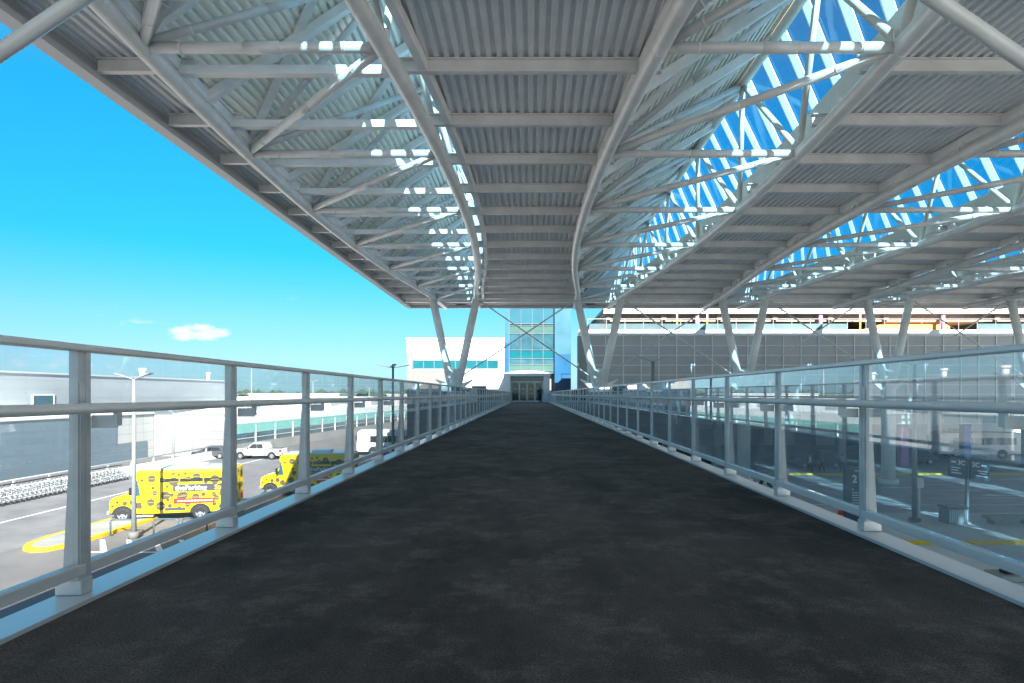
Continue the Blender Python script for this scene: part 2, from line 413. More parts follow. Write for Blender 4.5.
# flat ribbed roof strips and their purlins
purl_y = [15.45 + NODE/2*k for k in range(-6, 14)]
purl_y = [y for y in purl_y if Y0+.3 < y < Y1-1.5] + [Y1-1.0]
for k in range(7):
    xl = (lambda Y: XL-.12) if k == 0 else redge(k-1)
    xr = (lambda Y: XR) if k == 6 else ledge(k)
    ys = sorted(set(ysamples(Y0, Y1) + [LY0-.001, LY0, LY1, LY1+.001]))
    mb = MB(M['deck']); corr(mb, xl, xr, lambda x, y: ZD, ys)
    sheet = mb.build('flat_roof', canopy)
    for y in purl_y:
        if k == 0: a, b_ = XL+.101, xr(y)+.3
        elif k == 6: a, b_ = xl(y)-.5, XR-.4
        else: a, b_ = xl(y)-.55, xr(y)+.35
        p = MB(M['tube'])
        p.box(a, b_, y-.085, y+.085, ZB+.27, ZB+.292); p.box(a, b_, y-.012, y+.012, ZB+.292, ZD-.03); p.box(a, b_, y-.11, y+.11, ZD-.03, ZD-.004)
        p.build('purlin', sheet)
    # solid roof build up over the sheet (keeps the sun out)
    mb = MB(M['fascia']); base = len(mb.v)
    for y in ys:
        mb.v += [Vector((xl(y)+.02, y, ZD+.12)), Vector((xr(y)-.02, y, ZD+.12)), Vector((xl(y)+.02, y, ZD+.3)), Vector((xr(y)-.02, y, ZD+.3))]
    for i in range(len(ys)-1):
        q = base+4*i
        mb.face([q, q+4, q+5, q+1]); mb.face([q+2, q+3, q+7, q+6]); mb.face([q, q+2, q+6, q+4]); mb.face([q+1, q+5, q+7, q+3])
    mb.build('roof_covering', sheet)
    # edge trims along the lens openings
    for side, fn in (('l', xl), ('r', xr)):
        if (k == 0 and side == 'l') or (k == 6 and side == 'r'): continue
        yy = ysamples(LY0+.4, LY1-.4, 1.575); t = MB(M['steel'])
        s_ = 1 if side == 'l' else -1
        for i in range(len(yy)-1):
            t.bar((fn(yy[i])+s_*.16, yy[i], ZB+.45), (fn(yy[i+1])+s_*.16, yy[i+1], ZB+.45), .2, .3)
        t.build('edge_beam', sheet)

# fascias
mb = MB(M['fascia'])
mb.box(XL-.3, XL+.1, Y0, Y1, ZB+.1, ZB+.28); mb.box(XL-.3, XL-.1, Y0, Y1, ZB+.284, ZD+.4); 
mb.build('fascia', canopy)
mb = MB(M['fascia'])
mb.box(XL-.3, XR, Y1+.004, Y1+.35, ZB+.1, ZB+.28); mb.box(XL-.3, XR, Y1+.15, Y1+.35, ZB+.284, ZD+.4)
mb.build('fascia', canopy)
mb = MB(M['fascia']); mb.box(XL-.3, XR, Y0-.35, Y0-.004, ZB+.1, ZD+.4); mb.build('fascia', canopy)
mb = MB(M['steel']); mb.box(XL+.18, XR, Y1-3.1, Y1-2.6, ZB+.16, ZD-.02); mb.build('edge_beam', canopy)

def ring_tube(mb, a, b, r, sleeves=True):
    a = Vector(a); b = Vector(b); mb.tube([a, b], r, 12)
    if sleeves:
        for t in (.16, .5, .84):
            c = a.lerp(b, t); d = (b-a).normalized()
            if t == .5: mb.tube([c-d*.42, c+d*.42], r*1.1, 12)
            else: mb.tube([c-d*.02, c+d*.02], r*1.07, 12)
NY = nodes()
for k, c in enumerate(CEN):
    rx = c + 2.4
    # ridge chord is the truss part itself
    mb = MB(M['cream']); mb.tube([(rx, LY0+.3, RZ-.12), (rx, LY1-.3, RZ-.12)], .17, 12)
    truss = mb.build('roof_truss', canopy)
    for s_ in (-1, 1):
        mb = MB(M['tube'])
        mb.tube([(c+s_*wid(y), y, ZB) for y in ysamples(Y0+.5, 55.3, .8)], .215, 16)
        for y in NY:
            d = Vector((s_*(wid(y+.1)-wid(y-.1)), .2, 0)).normalized(); p = Vector((c+s_*wid(y), y, ZB))
            mb.tube([p-d*.015, p+d*.015], .222, 16)
        mb.build('chord', truss)
        # stub posts carrying the edge beams
        for y in ysamples(LY0+1.2, LY1-1.2, 3.15):
            x = c+s_*wid(y); mb = MB(M['steel'])
            mb.box(x-.06, x+.06, y-.09, y+.09, ZB+.18, ZB+.44)
            mb.box(x-.02, x+.02, y+.088, y+.4, ZB+.2, ZB+.42)
            mb.build('stub_post', truss)
    for i, y in enumerate(NY):
        if y < LY0 or y > LY1: continue
        w = wid(y)
        mb = MB(M['tube']); ring_tube(mb, (c-w, y, ZB), (c+w, y, ZB), .125); mb.build('strut', truss)
        if i+1 < len(NY):
            mb = MB(M['tube']); ring_tube(mb, (c+w, y, ZB+.02), (c-wid(NY[i+1]), NY[i+1], ZB+.02), .115); mb.build('diagonal', truss)
        for dy in (-NODE/2, NODE/2):
            if not (LY0+.3 < y+dy < LY1-.3): continue
            for s_ in (-1, 1):
                mb = MB(M['tube'] if s_ < 0 else M['cream']); ring_tube(mb, (c+s_*w, y, ZB+.1), (rx, y+dy, RZ-.14), .105, s_ < 0); mb.build('web', truss)
        # node gussets
        for s_ in (-1, 1):
            mb = MB(M['steel']); mb.box(c+s_*w-.16, c+s_*w+.16, y-.02, y+.02, ZB+.1, ZB+.42); mb.build('gusset', truss)
    # sloping ribbed roof, eave to ridge
    el = lambda y: c - wid(y) - .02
    def zs(x, y, c=c, rx=rx):
        e = c - wid(y) - .02
        return ZB+.55 + (RZ+.12-ZB-.55)*min(1, max(0, (x-e)/(rx-e)))
    ys = ysamples(LY0, LY1, .9)
    mb = MB(M['decks']); corr(mb, el, lambda y: rx+.12, zs, ys, .2, .07); mb.build('roof_sheet', truss)
    mb = MB(M['fascia']); base = len(mb.v)
    for y in ys:
        e = el(y); mb.v += [Vector((e, y, ZB+.68)), Vector((rx+.12, y, RZ+.24)), Vector((e, y, ZB+.83)), Vector((rx+.12, y, RZ+.4))]
    for i in range(len(ys)-1):
        q = base+4*i
        mb.face([q, q+4, q+5, q+1]); mb.face([q+2, q+3, q+7, q+6]); mb.face([q, q+2, q+6, q+4]); mb.face([q+1, q+5, q+7, q+3])
    mb.build('roof_covering', truss)
    # rafters under the slope
    for y in ysamples(LY0+.9, LY1-.9, 3.1):
        e = c - wid(y)
        mb = MB(M['steel']); mb.bar((e+.05, y, ZB+.36), (rx, y, RZ-.1), .2, .26); mb.build('rafter', truss)
    yy = [y for y in NY if LY0+.3 < y < LY1-.3]
    for i in range(len(yy)-1):
        a, b_ = (yy[i], yy[i+1])
        mb = MB(M['steel'])
        mb.bar((rx-.02, a, RZ-.02), (c-wid(b_)+.1, b_, ZB+.46), .24, .1)
        mb.build('roof_brace', truss)
    # glazing from sill to ridge with white bars
    sx = lambda y: c + wid(y) + .42
    SZ = CZ + 9.35
    ys = ysamples(LY0, LY1, .8)
    mb = MB(M['glsky']); base = len(mb.v)
    for y in ys: mb.v += [Vector((sx(y), y, SZ)), Vector((rx+.06, y, RZ))]
    for i in range(len(ys)-1): q = base+2*i; mb.face([q, q+2, q+3, q+1])
    mb.build('skylight_glass', truss)
    yb = ysamples(LY0+.8, LY1-.8, 1.55); mb = MB(M['bar'])
    for y in yb:
        for t0, t1 in ((0, 1),):
            a0 = Vector((sx(y)-.03, y-.18, SZ)); a1 = Vector((sx(y+.02)-.03, y+.18, SZ)); b0 = Vector((rx+.03, y-.18, RZ)); b1 = Vector((rx+.03, y+.18, RZ))
            n = Vector((-.03, 0, -.012))
            mb.hexa([a0, a1, b1, b0, a0+n, a1+n, b1+n, b0+n])
    mb.build('skylight_bars', truss)
    mb = MB(M['alu'])
    for y in yb:
        for d in (-.2, .2): mb.bar((sx(y)-.06, y+d, SZ), (rx+.0, y+d, RZ), .025, .04, (1,0,.3))
    mb.build('glazing_frame', truss)
    # upstand below the sill and ridge cap
    mb = MB(M['cream'])
    for i in range(len(ys)-1):
        a, b_ = ys[i], ys[i+1]
        mb.hexa([(sx(a)-.08,a,ZB+.55),(sx(a)+.04,a,ZB+.55),(sx(b_)+.04,b_,ZB+.55),(sx(b_)-.08,b_,ZB+.55),
                 (sx(a)-.08,a,SZ+.02),(sx(a)+.04,a,SZ+.02),(sx(b_)+.04,b_,SZ+.02),(sx(b_)-.08,b_,SZ+.02)])
    mb.build('upstand', truss)
    mb = MB(M['cream']); mb.box(rx-.12, rx+.16, LY0, LY1, RZ-.05, RZ+.1); mb.build('ridge_beam', truss)
    # closed gable ends
    for y in (LY0-.05, LY1+.05):
        mb = MB(M['fascia'])
        yy_ = min(max(y, LY0), LY1)
        mb.prism([(el(yy_)-.1, ZB+.56), (sx(yy_)+.1, ZB+.56), (sx(yy_)+.1, SZ), (rx+.2, RZ+.42), (el(yy_)-.1, ZB+.8)], ((0, y, 0), (1,0,0), (0,0,1)), .08)
        mb.build('gable', truss)
    if k == 0:
        for y in purl_y:
            if LY0+1 < y < LY1-1:
                mb = MB(M['steel']); mb.box(c-wid(y)+.1, c+wid(y)-.1, y-.11, y+.11, ZB+.2, ZB+.42); mb.build('level_beam', truss)

# ---------------------------------------------------------------- V columns with tie rods
YC = 49.6; YN = 4.45
COLLAB = {0: 'leftmost white V-shaped steel column, beside the open sky and the white building',
          1: 'white V-shaped steel column just right of the glazed entrance tower',
          2: 'white V-shaped steel column before the grey screens, third counted from the sky side',
          3: 'white V-shaped steel column beside the orange plywood hoarding',
          4: 'white V-shaped steel column at the far right, only its left leg in view'}
def vcol(k, y, label):
    c = CEN[k]; w = wid(y); zb = CZ + .15
    t = empty('v_column', (c, y, GZ), label, 'column', 'V-shaped columns carrying the canopy')
    mb = MB(M['steel']); mb.tube([(c, y, GZ), (c, y, zb+1.7)], .52, 20); mb.tube([(c, y, zb+1.7), (c, y, zb+1.95)], .52, 20, r2=.25)
    mb.tube([(c,y,GZ),(c,y,GZ+.5)], .75, 20)
    mb.build('trunk', t)
    for s_ in (-1, 1):
        mb = MB(M['steel']); mb.tube([(c+s_*.30, y, zb+.6), (c+s_*w, y, ZB-.25)], .33, 18, r2=.31)
        mb.tube([(c+s_*w, y, ZB-.3), (c+s_*w, y, ZB+.1)], .27, 16)
        mb.build('leg', t)
        mb = MB(M['steel']); mb.prism([(s_*.4, -.15), (s_*1.5, .75), (s_*1.55, .9), (s_*.4, .45)], ((c, y-.02, CZ+.35), (1,0,0), (0,0,1)), .07); mb.build('lug', t)
        j = k + s_
        if 0 <= j < len(CEN):
            mb = MB(M['tube']); mb.tube([(c+s_*.5, y+.05*s_, CZ+1.3+(.13 if s_ > 0 else 0)), (CEN[j]-s_*(w-.1), y+.05*s_, ZB-.05)], .056, 10); mb.build('tie_rod', t)
    return t
for k in range(5): vcol(k, YC, COLLAB[k])
vcol(0, YN, 'near white V-shaped column on the sky side, only its long tie rod in view')
vcol(1, YN, 'near white V-shaped column on the roadway side, only its long tie rod in view')

# ---------------------------------------------------------------- guardrails
def guardrail(side, X, ystart, label):
    t = empty('guardrail', (X, 30, 0), label, 'guardrail', 'glass guardrails of the footbridge')
    s_ = side                     # -1 left, +1 right; outward direction
    ye = 68.3; ys = []
    y = ystart
    while y < ye: ys.append(y); y += 1.42
    yb = ys[0]-1.42
    ys = [yb-1.42, yb] + ys
    mb = MB(M['rail']); mb.bbox(X-.035, X+.035, ys[0]-.6, ye, 1.148, 1.182, .008); mb.build('top_rail', t)
    mb = MB(M['rail']); mb.tube([(X-s_*.14, ys[0]-.6, .885), (X-s_*.14, ye, .885)], .024, 14); mb.build('handrail', t)
    mb = MB(M['rail']); mb.bbox(X-.025, X+.025, ys[0]-.6, ye, .105, .16, .006); mb.build('bottom_rail', t)
    for i, y in enumerate(ys):
        mb = MB(M['railpost'])
        prof = [(.012*s_, 1.0), (.012*s_, .09), (.072*s_, .09), (.075*s_, .11), (.032*s_, .92), (.026*s_, 1.0)]
        if s_ > 0: prof = prof[::-1]
        mb.prism(prof, ((X, y, 0), (1,0,0), (0,0,1)), .014)
        def xb(a, b_, y0, y1, z0, z1):
            x0, x1 = sorted((X-s_*a, X-s_*b_)); mb.box(x0, x1, y0, y1, z0, z1)
        xb(.016, -.026, y-.034, y+.034, .0905, 1.147)
        xb(.026, .0165, y+.004, y+.034, .0905, 1.147)
        xb(.023, .0165, y-.026, y+.003, .0905, 1.0)
        x0, x1 = sorted((X-s_*.034, X+s_*.088)); mb.bbox(x0, x1, y-.04, y+.04, .02, .09, .004)
        for bx in (X+s_*.04, X+s_*.075):
            for by in (-.028, .028): mb.tube([(bx, y+by, .0895), (bx, y+by, .099)], .007, 6)
        p = mb.build('post', t)
        mb = MB(M['railpost']); x0, x1 = sorted((X-s_*.035, X-s_*.155))
        mb.box(x0, x1, y+.026, y+.036, .79, .85); mb.box(X-s_*.14-.010, X-s_*.14+.010, y+.0365, y+.07, .80, .862)
        mb.build('handrail_bracket', p)
    for i in range(len(ys)-1):
        mb = MB(M['gl' if side < 0 else 'glr']); mb.box(X-.006, X+.006, ys[i]+.025, ys[i+1]-.025, .161, 1.147); mb.build('glass_panel', t)
    return t
guardrail(-1, -2.1, 2.806, 'glass and grey metal guardrail on the sky side, overlooking the yellow spotted buses')
guardrail(1, 2.3, 4.10, 'glass and grey metal guardrail on the roadway side, mirroring the pale concourse')

# ---------------------------------------------------------------- terminal entrance
YT = 68.7
t = empty('terminal_building', (0, 72, GZ), 'blue glass entrance tower with automatic doors at the far end of the footbridge', 'building')
mb = MB(M['lbluep']); mb.box(-2.8, -2.35, 70.0, 82, -.3, 12); mb.box(3.0, 4.9, 70.1, 82, 5.6, 18); mb.box(-2.8, -2.35, 70.0, 82, 12.01, 18)
mb.use(M['bluep']); mb.box(3.0, 4.9, 70.1, 82, GZ, 5.596); mb.box(-2.8, -2.35, 70.02, 82, GZ, -.304); mb.box(-2.78,-2.36,69.985,69.999,.0,6.9)
mb.use(M['concrete']).box(-2.34, 2.99, 71.5, 82, GZ, 18)
for z in (3, 8.5, 11, 14): mb.use(M['lbluep']).box(4.91, 4.94, 70.11, 82, z, z+.05)
mb.build('wall', t)
mb = MB(M['fascia']); mb.box(-2.9, 5.0, 70, 82.2, 18.01, 18.4); mb.build('roof', t)
rows = [(18, 8.9, 'tealpale'), (8.9, 6.85, 'tealpale'), (6.85, 5.85, 'palegreen'), (5.85, 5.2, 'tealdark'), (5.2, 4.4, 'tealdark')]
zz = lambda y: CZ + (394-y)*70.6/F
rows = [(9.0, 18.0, 'tealpale'), (zz(324), 9.0, 'tealpale'), (zz(333.5), zz(324), 'palegreen'), (zz(350), zz(333.5), 'tealdark'), (zz(358.6), zz(350), 'teal'), (zz(364.5), zz(358.6), 'tealdark'), (zz(371), zz(364.5), 'palegreen'), (3.4, zz(371), 'teal')]
xs = [-2.33, -.95, .36, 1.66, 2.98]
for z0, z1, mn in rows:
    if z1-z0 < .05: continue
    for i in range(4):
        mb = MB(M[mn]); mb.box(xs[i]+.03, xs[i+1]-.03, 70.6, 70.68, z0+.03, z1-.03); mb.build('window', t)
mb = MB(M['dpole'])
for z0, z1, mn in rows: mb.box(-2.33, 2.98, 70.5, 70.7, z0-.03, z0+.03)
for x in xs: mb.box(x-.028, x+.028, 70.48, 70.72, 3.4, 18)
mb.build('mullion', t)
# portal
mb = MB(M['white'])
mb.box(-2.75, -2.1, 67.6, 70.4, 0, 2.95); mb.box(1.65, 2.35, 67.6, 70.4, 0, 2.95)
prof = [(-2.85, 2.952), (2.45, 2.952)] + [(2.45 - 5.3*i/12, 3.3 + .28*math.sin(math.pi*i/12)) for i in range(13)]
mb.prism(prof, ((0, 68.95, 0), (1,0,0), (0,0,1)), 2.9)
mb.build('portal', t)
mb = MB(M['tealpale']); mb.box(-2.09, 1.64, 68.9, 68.96, 2.42, 2.94); mb.build('transom_window', t)
mb = MB(M['alu'])
mb.box(-2.09, 1.64, 68.75, 69.0, 2.3, 2.415)
for x in (-2.09, 1.56): mb.box(x, x+.08, 68.8, 69.0, 0, 2.298)
mb.build('door_frame', t)
for x0, x1 in ((-2.0, -1.12), (-1.1, -.24), (-.2, .66), (.68, 1.55)):
    mb = MB(M['alu'])
    for a, b_ in ((x0, x0+.07), (x1-.07, x1)): mb.box(a, b_, 68.86, 68.92, .02, 2.29)
    mb.box(x0+.071, x1-.071, 68.86, 68.92, .02, .2); mb.box(x0+.071, x1-.071, 68.86, 68.92, 2.2, 2.29)
    d = mb.build('door', t)
    mb = MB(M['blackgl']); mb.box(x0+.072, x1-.072, 68.88, 68.9, .2, 2.2)
    mb.use(M['wtext']); mb.box((x0+x1)/2-.16, (x0+x1)/2+.16, 68.868, 68.879, 1.5, 1.56); mb.box((x0+x1)/2-.18, (x0+x1)/2+.18, 68.868, 68.879, 1.0, 1.04)
    mb.build('door_glass', d)
# floor slab in front of the doors
mb = MB(M['concrete']); mb.box(-2.9, 3.2, 68.62, 71.4, -.5, -.004); mb.build('threshold', t)

# white building left of the tower
YW = 70.3
t = empty('office_building', (-9, 75, GZ), 'white flat-roofed building with one teal ribbon window beside the entrance tower', 'building')
q = lambda x, y: ((x-529)*YW/F, CZ+(394-y)*YW/F)
x0, zt = q(407, 340); x1, _ = q(505, 340)
_, zg = q(0, 371); _, zs_ = q(0, 354)
mb = MB(M['wpanelx']); mb.box(x0+.8, x1, YW, YW+16, zg, zt); mb.box(x0, x0+.79, YW, YW+16, zs_, zt)
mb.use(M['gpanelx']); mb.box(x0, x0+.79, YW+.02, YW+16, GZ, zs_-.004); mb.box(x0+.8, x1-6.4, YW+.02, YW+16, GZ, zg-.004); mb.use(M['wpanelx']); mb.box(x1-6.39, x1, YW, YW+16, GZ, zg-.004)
mb.build('wall', t)
mb = MB(M['white']); mb.box(x0-.1, x1, YW-.1, YW+16.1, zt+.003, zt+.25); mb.build('parapet', t)
wx0, wz1 = q(413, 360); wx1, wz0 = q(498, 368.8)
n = 8
f = MB(M['dpole']); f.box(wx0, wx1, YW-.06, YW-.005, wz1-.06, wz1); f.box(wx0, wx1, YW-.06, YW-.005, wz0, wz0+.06)
for i in range(n+1):
    x = wx0+(wx1-wx0)*i/n; f.box(x-.05, x+.05, YW-.064, YW-.004, wz0+.061, wz1-.061)
w = f.build('window', t)
for i in range(n):
    a, b_ = wx0+(wx1-wx0)*i/n+.051, wx0+(wx1-wx0)*(i+1)/n-.051
    g = MB(M['teal']); g.box(a, b_, YW-.03, YW-.006, wz0+.062, wz1-.062); g.build('pane', w)
ax0, az1 = q(473, 386); ax1, _ = q(487, 0)
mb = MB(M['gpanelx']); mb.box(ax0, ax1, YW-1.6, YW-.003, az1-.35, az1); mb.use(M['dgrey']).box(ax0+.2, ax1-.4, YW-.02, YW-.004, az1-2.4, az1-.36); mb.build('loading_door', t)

# ---------------------------------------------------------------- garage on the right
YG = 61.6
t = empty('parking_garage', (34, 70, GZ), 'long parking garage clad in grey mesh screens behind the row of white columns', 'building')
gx0, gx1 = (579-529)*YG/F+.9, 72.0
ztop = CZ + 58*YG/F
nrow = 9; rh = 1.0; pw = 1.82
mb = MB(M['screen'])
nx = int((gx1-gx0)/pw)
for r in range(nrow):
    za = ztop-(r+1)*rh; zb_ = ztop-r*rh
    for i in range(nx):
        a = gx0+i*pw+.03; b_ = a+pw-.06
        mb.hexa([(a,YG-.1,za+.02),(b_,YG-.1,za+.02),(b_,YG-.07,za+.02),(a,YG-.07,za+.02),(a,YG-.05,zb_-.02),(b_,YG-.05,zb_-.02),(b_,YG-.02,zb_-.02),(a,YG-.02,zb_-.02)])
mb.build('mesh_screens', t)
mb = MB(M['alu'])
for i in range(nx+1): mb.box(gx0+i*pw-.05, gx0+i*pw+.05, YG-.16, YG+.2, ztop-nrow*rh, ztop)
for r in range(nrow+1): mb.box(gx0, gx1, YG-.13, YG-.11, ztop-r*rh-.04, ztop-r*rh+.04)
mb.build('screen_frame', t)
mb = MB(M['white']); mb.box(gx0-1.0, gx1, YG-.3, YG+.1, ztop+.06, ztop+.62); mb.build('parapet', t)
zb_ = ztop - nrow*rh
mb = MB(M['concrete']); mb.box(gx0+1.2, gx1, YG+.5, YG+26, ztop-.5, ztop+.05); mb.box(gx0, gx1, YG+.5, YG+26, zb_-.1, zb_+.4); mb.box(gx0,gx1,YG+.4,YG+.6,zb_+.42,ztop-.52); mb.build('floor_slab', t)
mb = MB(M['brown']); mb.box(gx0+1.9, gx1, YG+1.0, YG+26, 9.2, 9.6)
for i in range(11): mb.box(gx0+2+i*5.8, gx0+2.5+i*5.8, YG+1.0, YG+26, 8.7, 9.19)
for y in (YG+1.3, YG+8): mb.box(gx0+1.9, gx1, y, y+.5, 8.55, 9.18)
mb.build('upper_soffit', t)
mb = MB(M['white']); mb.box(gx0+1.7, gx1, YG+.4, YG+.98, 9.28, 9.5); mb.build('soffit_edge', t)
mb = MB(M['concrete']); mb.box(gx0+1.7, gx1, YG+.6, YG+26, 9.62, 9.9); mb.build('upper_storey', t)
mb = MB(M['concrete']); mb.box(gx0-1.05, gx0-.1, YG-.2, YG+.6, GZ, ztop); mb.build('end_wall', t)
for x in (695, 817, 938):
    X = (x-529)*(YG+1.5)/F
    mb = MB(M['pink']); mb.tube([(X, YG+.75, ztop+.06), (X, YG+.75, 9.14)], .2, 14); mb.build('pillar', t)
for x in (551.5, 676, 706, 858):
    if x < 580: continue
    X = (x-529)*(YG+.7)/F
    mb = MB(M['ypaint']); mb.tube([(X, YG+.3, ztop+.06), (X, YG+.3, ztop+1.6)], .08, 10); mb.use(M['white']).tube([(X, YG+.3, ztop+1.6), (X, YG+.3, ztop+2.3)], .08, 10); mb.build('bollard_post', t)
mb = MB(M['pole'])
for i in range(34):
    X = gx0+i*1.9; mb.box(X-.02, X+.02, YG-.12, YG-.08, ztop+.62, ztop+1.75)
for z in (ztop+1.72,): mb.box(gx0, gx1, YG-.12, YG-.08, z, z+.05)
mb.build('parapet_railing', t)
mb = MB(M['winglass'])
for i in range(33):
    if 32.2 < gx0+i*1.9 < 45.5: continue
    mb.box(gx0+i*1.9+.03, gx0+(i+1)*1.9-.03, YG-.11, YG-.09, ztop+.64, ztop+1.25)
mb.build('parapet_glazing', t)
for i, x in enumerate([6.6, 13, 19.5, 26, 32.5, 39, 45.5, 52, 58]):
    mm = [M['concrete'], M['white'], M['concrete'], M['bluepaint'], M['concrete'], M['pink'], M['bluepaint'], M['concrete'], M['concrete']][i]
    for y in (YG+1, ):
        mb = MB(mm); mb.bbox(x-.4, x+.4, y-.4, y+.4, GZ, zb_-.1, .06); mb.build('ground_pillar', t)
mb = MB(M['white']); mb.box(gx0, gx1, 88, 88.3, GZ, zb_-.1); mb.build('rear_wall', t)
for i in range(8):
    mb = MB(M['dgrey']); mb.box(9+i*7.5, 12+i*7.5, 87.9, 87.99, GZ, GZ+2.4); mb.build('rear_door', t)

# plywood hoarding and white hut on the garage's upper deck
y = YG+1.7
hx0, hx1 = (884-529)*y/F, (950-529)*y/F
mb = MB(M['wood']); mb.box(hx0, hx1, y, y+2.4, ztop+.06, CZ+(394-323)*y/F)
mb.hexa([(hx0-.001,y,ztop+.06),(hx0-.001,y+2.4,ztop+.06),((862-529)*y/F,y+2.4,ztop+.06),((862-529)*y/F,y,ztop+.06),
         (hx0-.001,y,CZ+(394-323)*y/F),(hx0-.001,y+2.4,CZ+(394-323)*y/F),((862-529)*y/F,y+2.4,CZ+(394-330)*y/F),((862-529)*y/F,y,CZ+(394-330)*y/F)])
zt_ = CZ+(394-323)*y/F
mb.box(hx0-.1, (975-529)*y/F, y-.25, y+2.5, zt_+.003, zt_+.16)
for i in range(6): X = hx0+.3+i*(hx1-hx0-.6)/5; mb.use(M['brown']).box(X-.012, X+.012, y-.012, y-.002, ztop+.1, zt_-.05)
mb.box(hx0+.1, hx1-.1, y-.014, y-.003, ztop+.72, ztop+.75)
o = mb.build('plywood_hoarding'); tag(o, 'orange plywood site hoarding with a flat top on the garage upper deck', 'hoarding')
mb = MB(M['wcar']); mb.bbox((873-529)*(y+4)/F, (916-529)*(y+4)/F, y+4, y+7, ztop+.06, 8.5, .05)
mb.use(M['lbluep']).box((873-529)*(y+4)/F+.1, (890-529)*(y+4)/F, y+3.97, y+3.995, ztop+.2, 8.4)
o = mb.build('site_cabin'); tag(o, 'white and pale blue site cabin rising behind the orange plywood hoarding', 'cabin')

# ---------------------------------------------------------------- left buildings
t = empty('warehouse', (-70, 80, GZ), 'long pale grey panelled hall with flat roof at the left edge, behind the handrail', 'building')
zt_ = CZ+2.45
mb = MB(M['gpanel']); mb.box(-100, -60, 20, 119, GZ, zt_); mb.build('wall', t)
mb = MB(M['fascia']); mb.box(-100.1, -59.85, 19.9, 119.1, zt_+.003, zt_+.22); mb.build('parapet', t)
for x, r_ in ((-70, .5), (-66, .42), (-64, .3)):
    yv = {-70: 70, -66: 85, -64: 117}[x]
    mb = MB(M['alu']); X = {-70: -64.5, -66: -62.5, -64: -62}[x]
    yv = {-70: 87, -66: 97, -64: 116}[x]
    mb.tube([(X, yv, zt_+.2), (X, yv, zt_+1.3)], r_, 12); mb.tube([(X, yv, zt_+1.3), (X, yv, zt_+1.7)], r_*1.4, 12); mb.build('roof_vent', t)
mb = MB(M['tealpale']); mb.box(-59.99, -59.93, 72.6, 75.6, CZ-2.0, CZ-.3)
mb.use(M['white']); mb.box(-59.99, -59.9, 72.4, 72.59, CZ-2.1, CZ-.2); mb.box(-59.99, -59.9, 75.61, 75.8, CZ-2.1, CZ-.2); mb.box(-59.99,-59.9,72.4,75.8,CZ-.19,CZ-.05); mb.build('window', t)

t = empty('service_building', (-52, 46, GZ), 'low white panelled wall with a stepped shadow painted as blue-grey panels, behind the ramp barrier', 'building')
zt_ = CZ-2.35
mb = MB(M['wpanel']); mb.box(-59.8, -45, 20, 71.9, GZ, zt_); mb.build('wall', t)
mb = MB(M['shadow_panel']); mb.box(-44.998, -44.93, 20, 65.4, GZ, zt_-.25); mb.box(-44.998, -44.93, 65.42, 70.6, GZ, CZ-5.5); mb.build('cast_shadow_panels', t)  # stepped panels paint a cast shadow onto the white wall
mb = MB(M['white']); mb.box(-59.8, -44.85, 20, 71.95, zt_+.003, zt_+.14); mb.build('coping', t)

# concourse with green glass band: facade from A to B
A = Vector((-36, 73, 0)); Bp = Vector((-28.4, 158, 0)); d = (Bp-A).normalized(); nrm = Vector((d.y, -d.x, 0))
t = empty('concourse_building', (-50, 110, GZ), 'long white concourse with a pale green glass band over dark windows', 'building')
def strip(m_, z0, z1, out, th=.2, s0=0, s1=None):
    mb = MB(m_); L_ = (Bp-A).length
    a = A+d*s0+nrm*out; b_ = A+d*(L_ if s1 is None else s1)+nrm*out; i = -nrm*th
    mb.hexa([a+Vector((0,0,z0)), b_+Vector((0,0,z0)), b_+i+Vector((0,0,z0)), a+i+Vector((0,0,z0)), a+Vector((0,0,z1)), b_+Vector((0,0,z1)), b_+i+Vector((0,0,z1)), a+i+Vector((0,0,z1))])
    return mb
strip(M['white'], CZ-3.7, CZ-2.5, 0, .4).build('parapet', t)
strip(M['band'], CZ-4.95, CZ-3.704, .05, .3).build('glass_band', t)
strip(M['concrete'], GZ, CZ-6.2, .1, .4).build('plinth', t)
L_ = (Bp-A).length
for i in range(17):
    w = strip(M['winglass'], CZ-6.19, CZ-4.96, 0, .1, i*L_/17+.12, (i+1)*L_/17-.12); w.build('window', t)
mb = strip(M['alu'], CZ-5.62, CZ-5.54, .06, .1)
for i in range(18):
    p = A+d*(i*L_/17)+nrm*.03; mb.bar(p+Vector((0,0,CZ-6.19)), p+Vector((0,0,CZ-4.0)), .16, .16, (0,1,0))
mb.build('mullion', t)
mb = MB(M['white']); n0 = -nrm*8.8; n1 = -nrm*50
zr = CZ-2.6
mb.hexa([A+n0*.05+Vector((0,0,zr-.2)), Bp+n0*.05+Vector((0,0,zr-.2)), Bp+n1+Vector((0,0,zr-.2)), A+Vector((-8.6,0,0))+Vector((0,0,zr-.2)),
         A+n0*.05+Vector((0,0,zr)), Bp+n0*.05+Vector((0,0,zr)), Bp+n1+Vector((0,0,zr)), A+Vector((-8.6,0,0))+Vector((0,0,zr))])
mb.build('roof', t)
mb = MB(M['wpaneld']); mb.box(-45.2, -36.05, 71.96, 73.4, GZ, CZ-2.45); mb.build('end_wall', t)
for i, (s, w, h, dd) in enumerate(((22, 5, .9, 12), (40, 9, 1.2, 10), (58, 6, 1.0, 14), (70, 8, 1.1, 9), (34, 4, .8, 20))):
    p = A+d*s-nrm*dd; mb = MB(M['gpanel']); mb.bbox(p.x-2, p.x+2, p.y-w/2, p.y+w/2, zr+.004, zr+h, .05); mb.build('rooftop_unit', t)

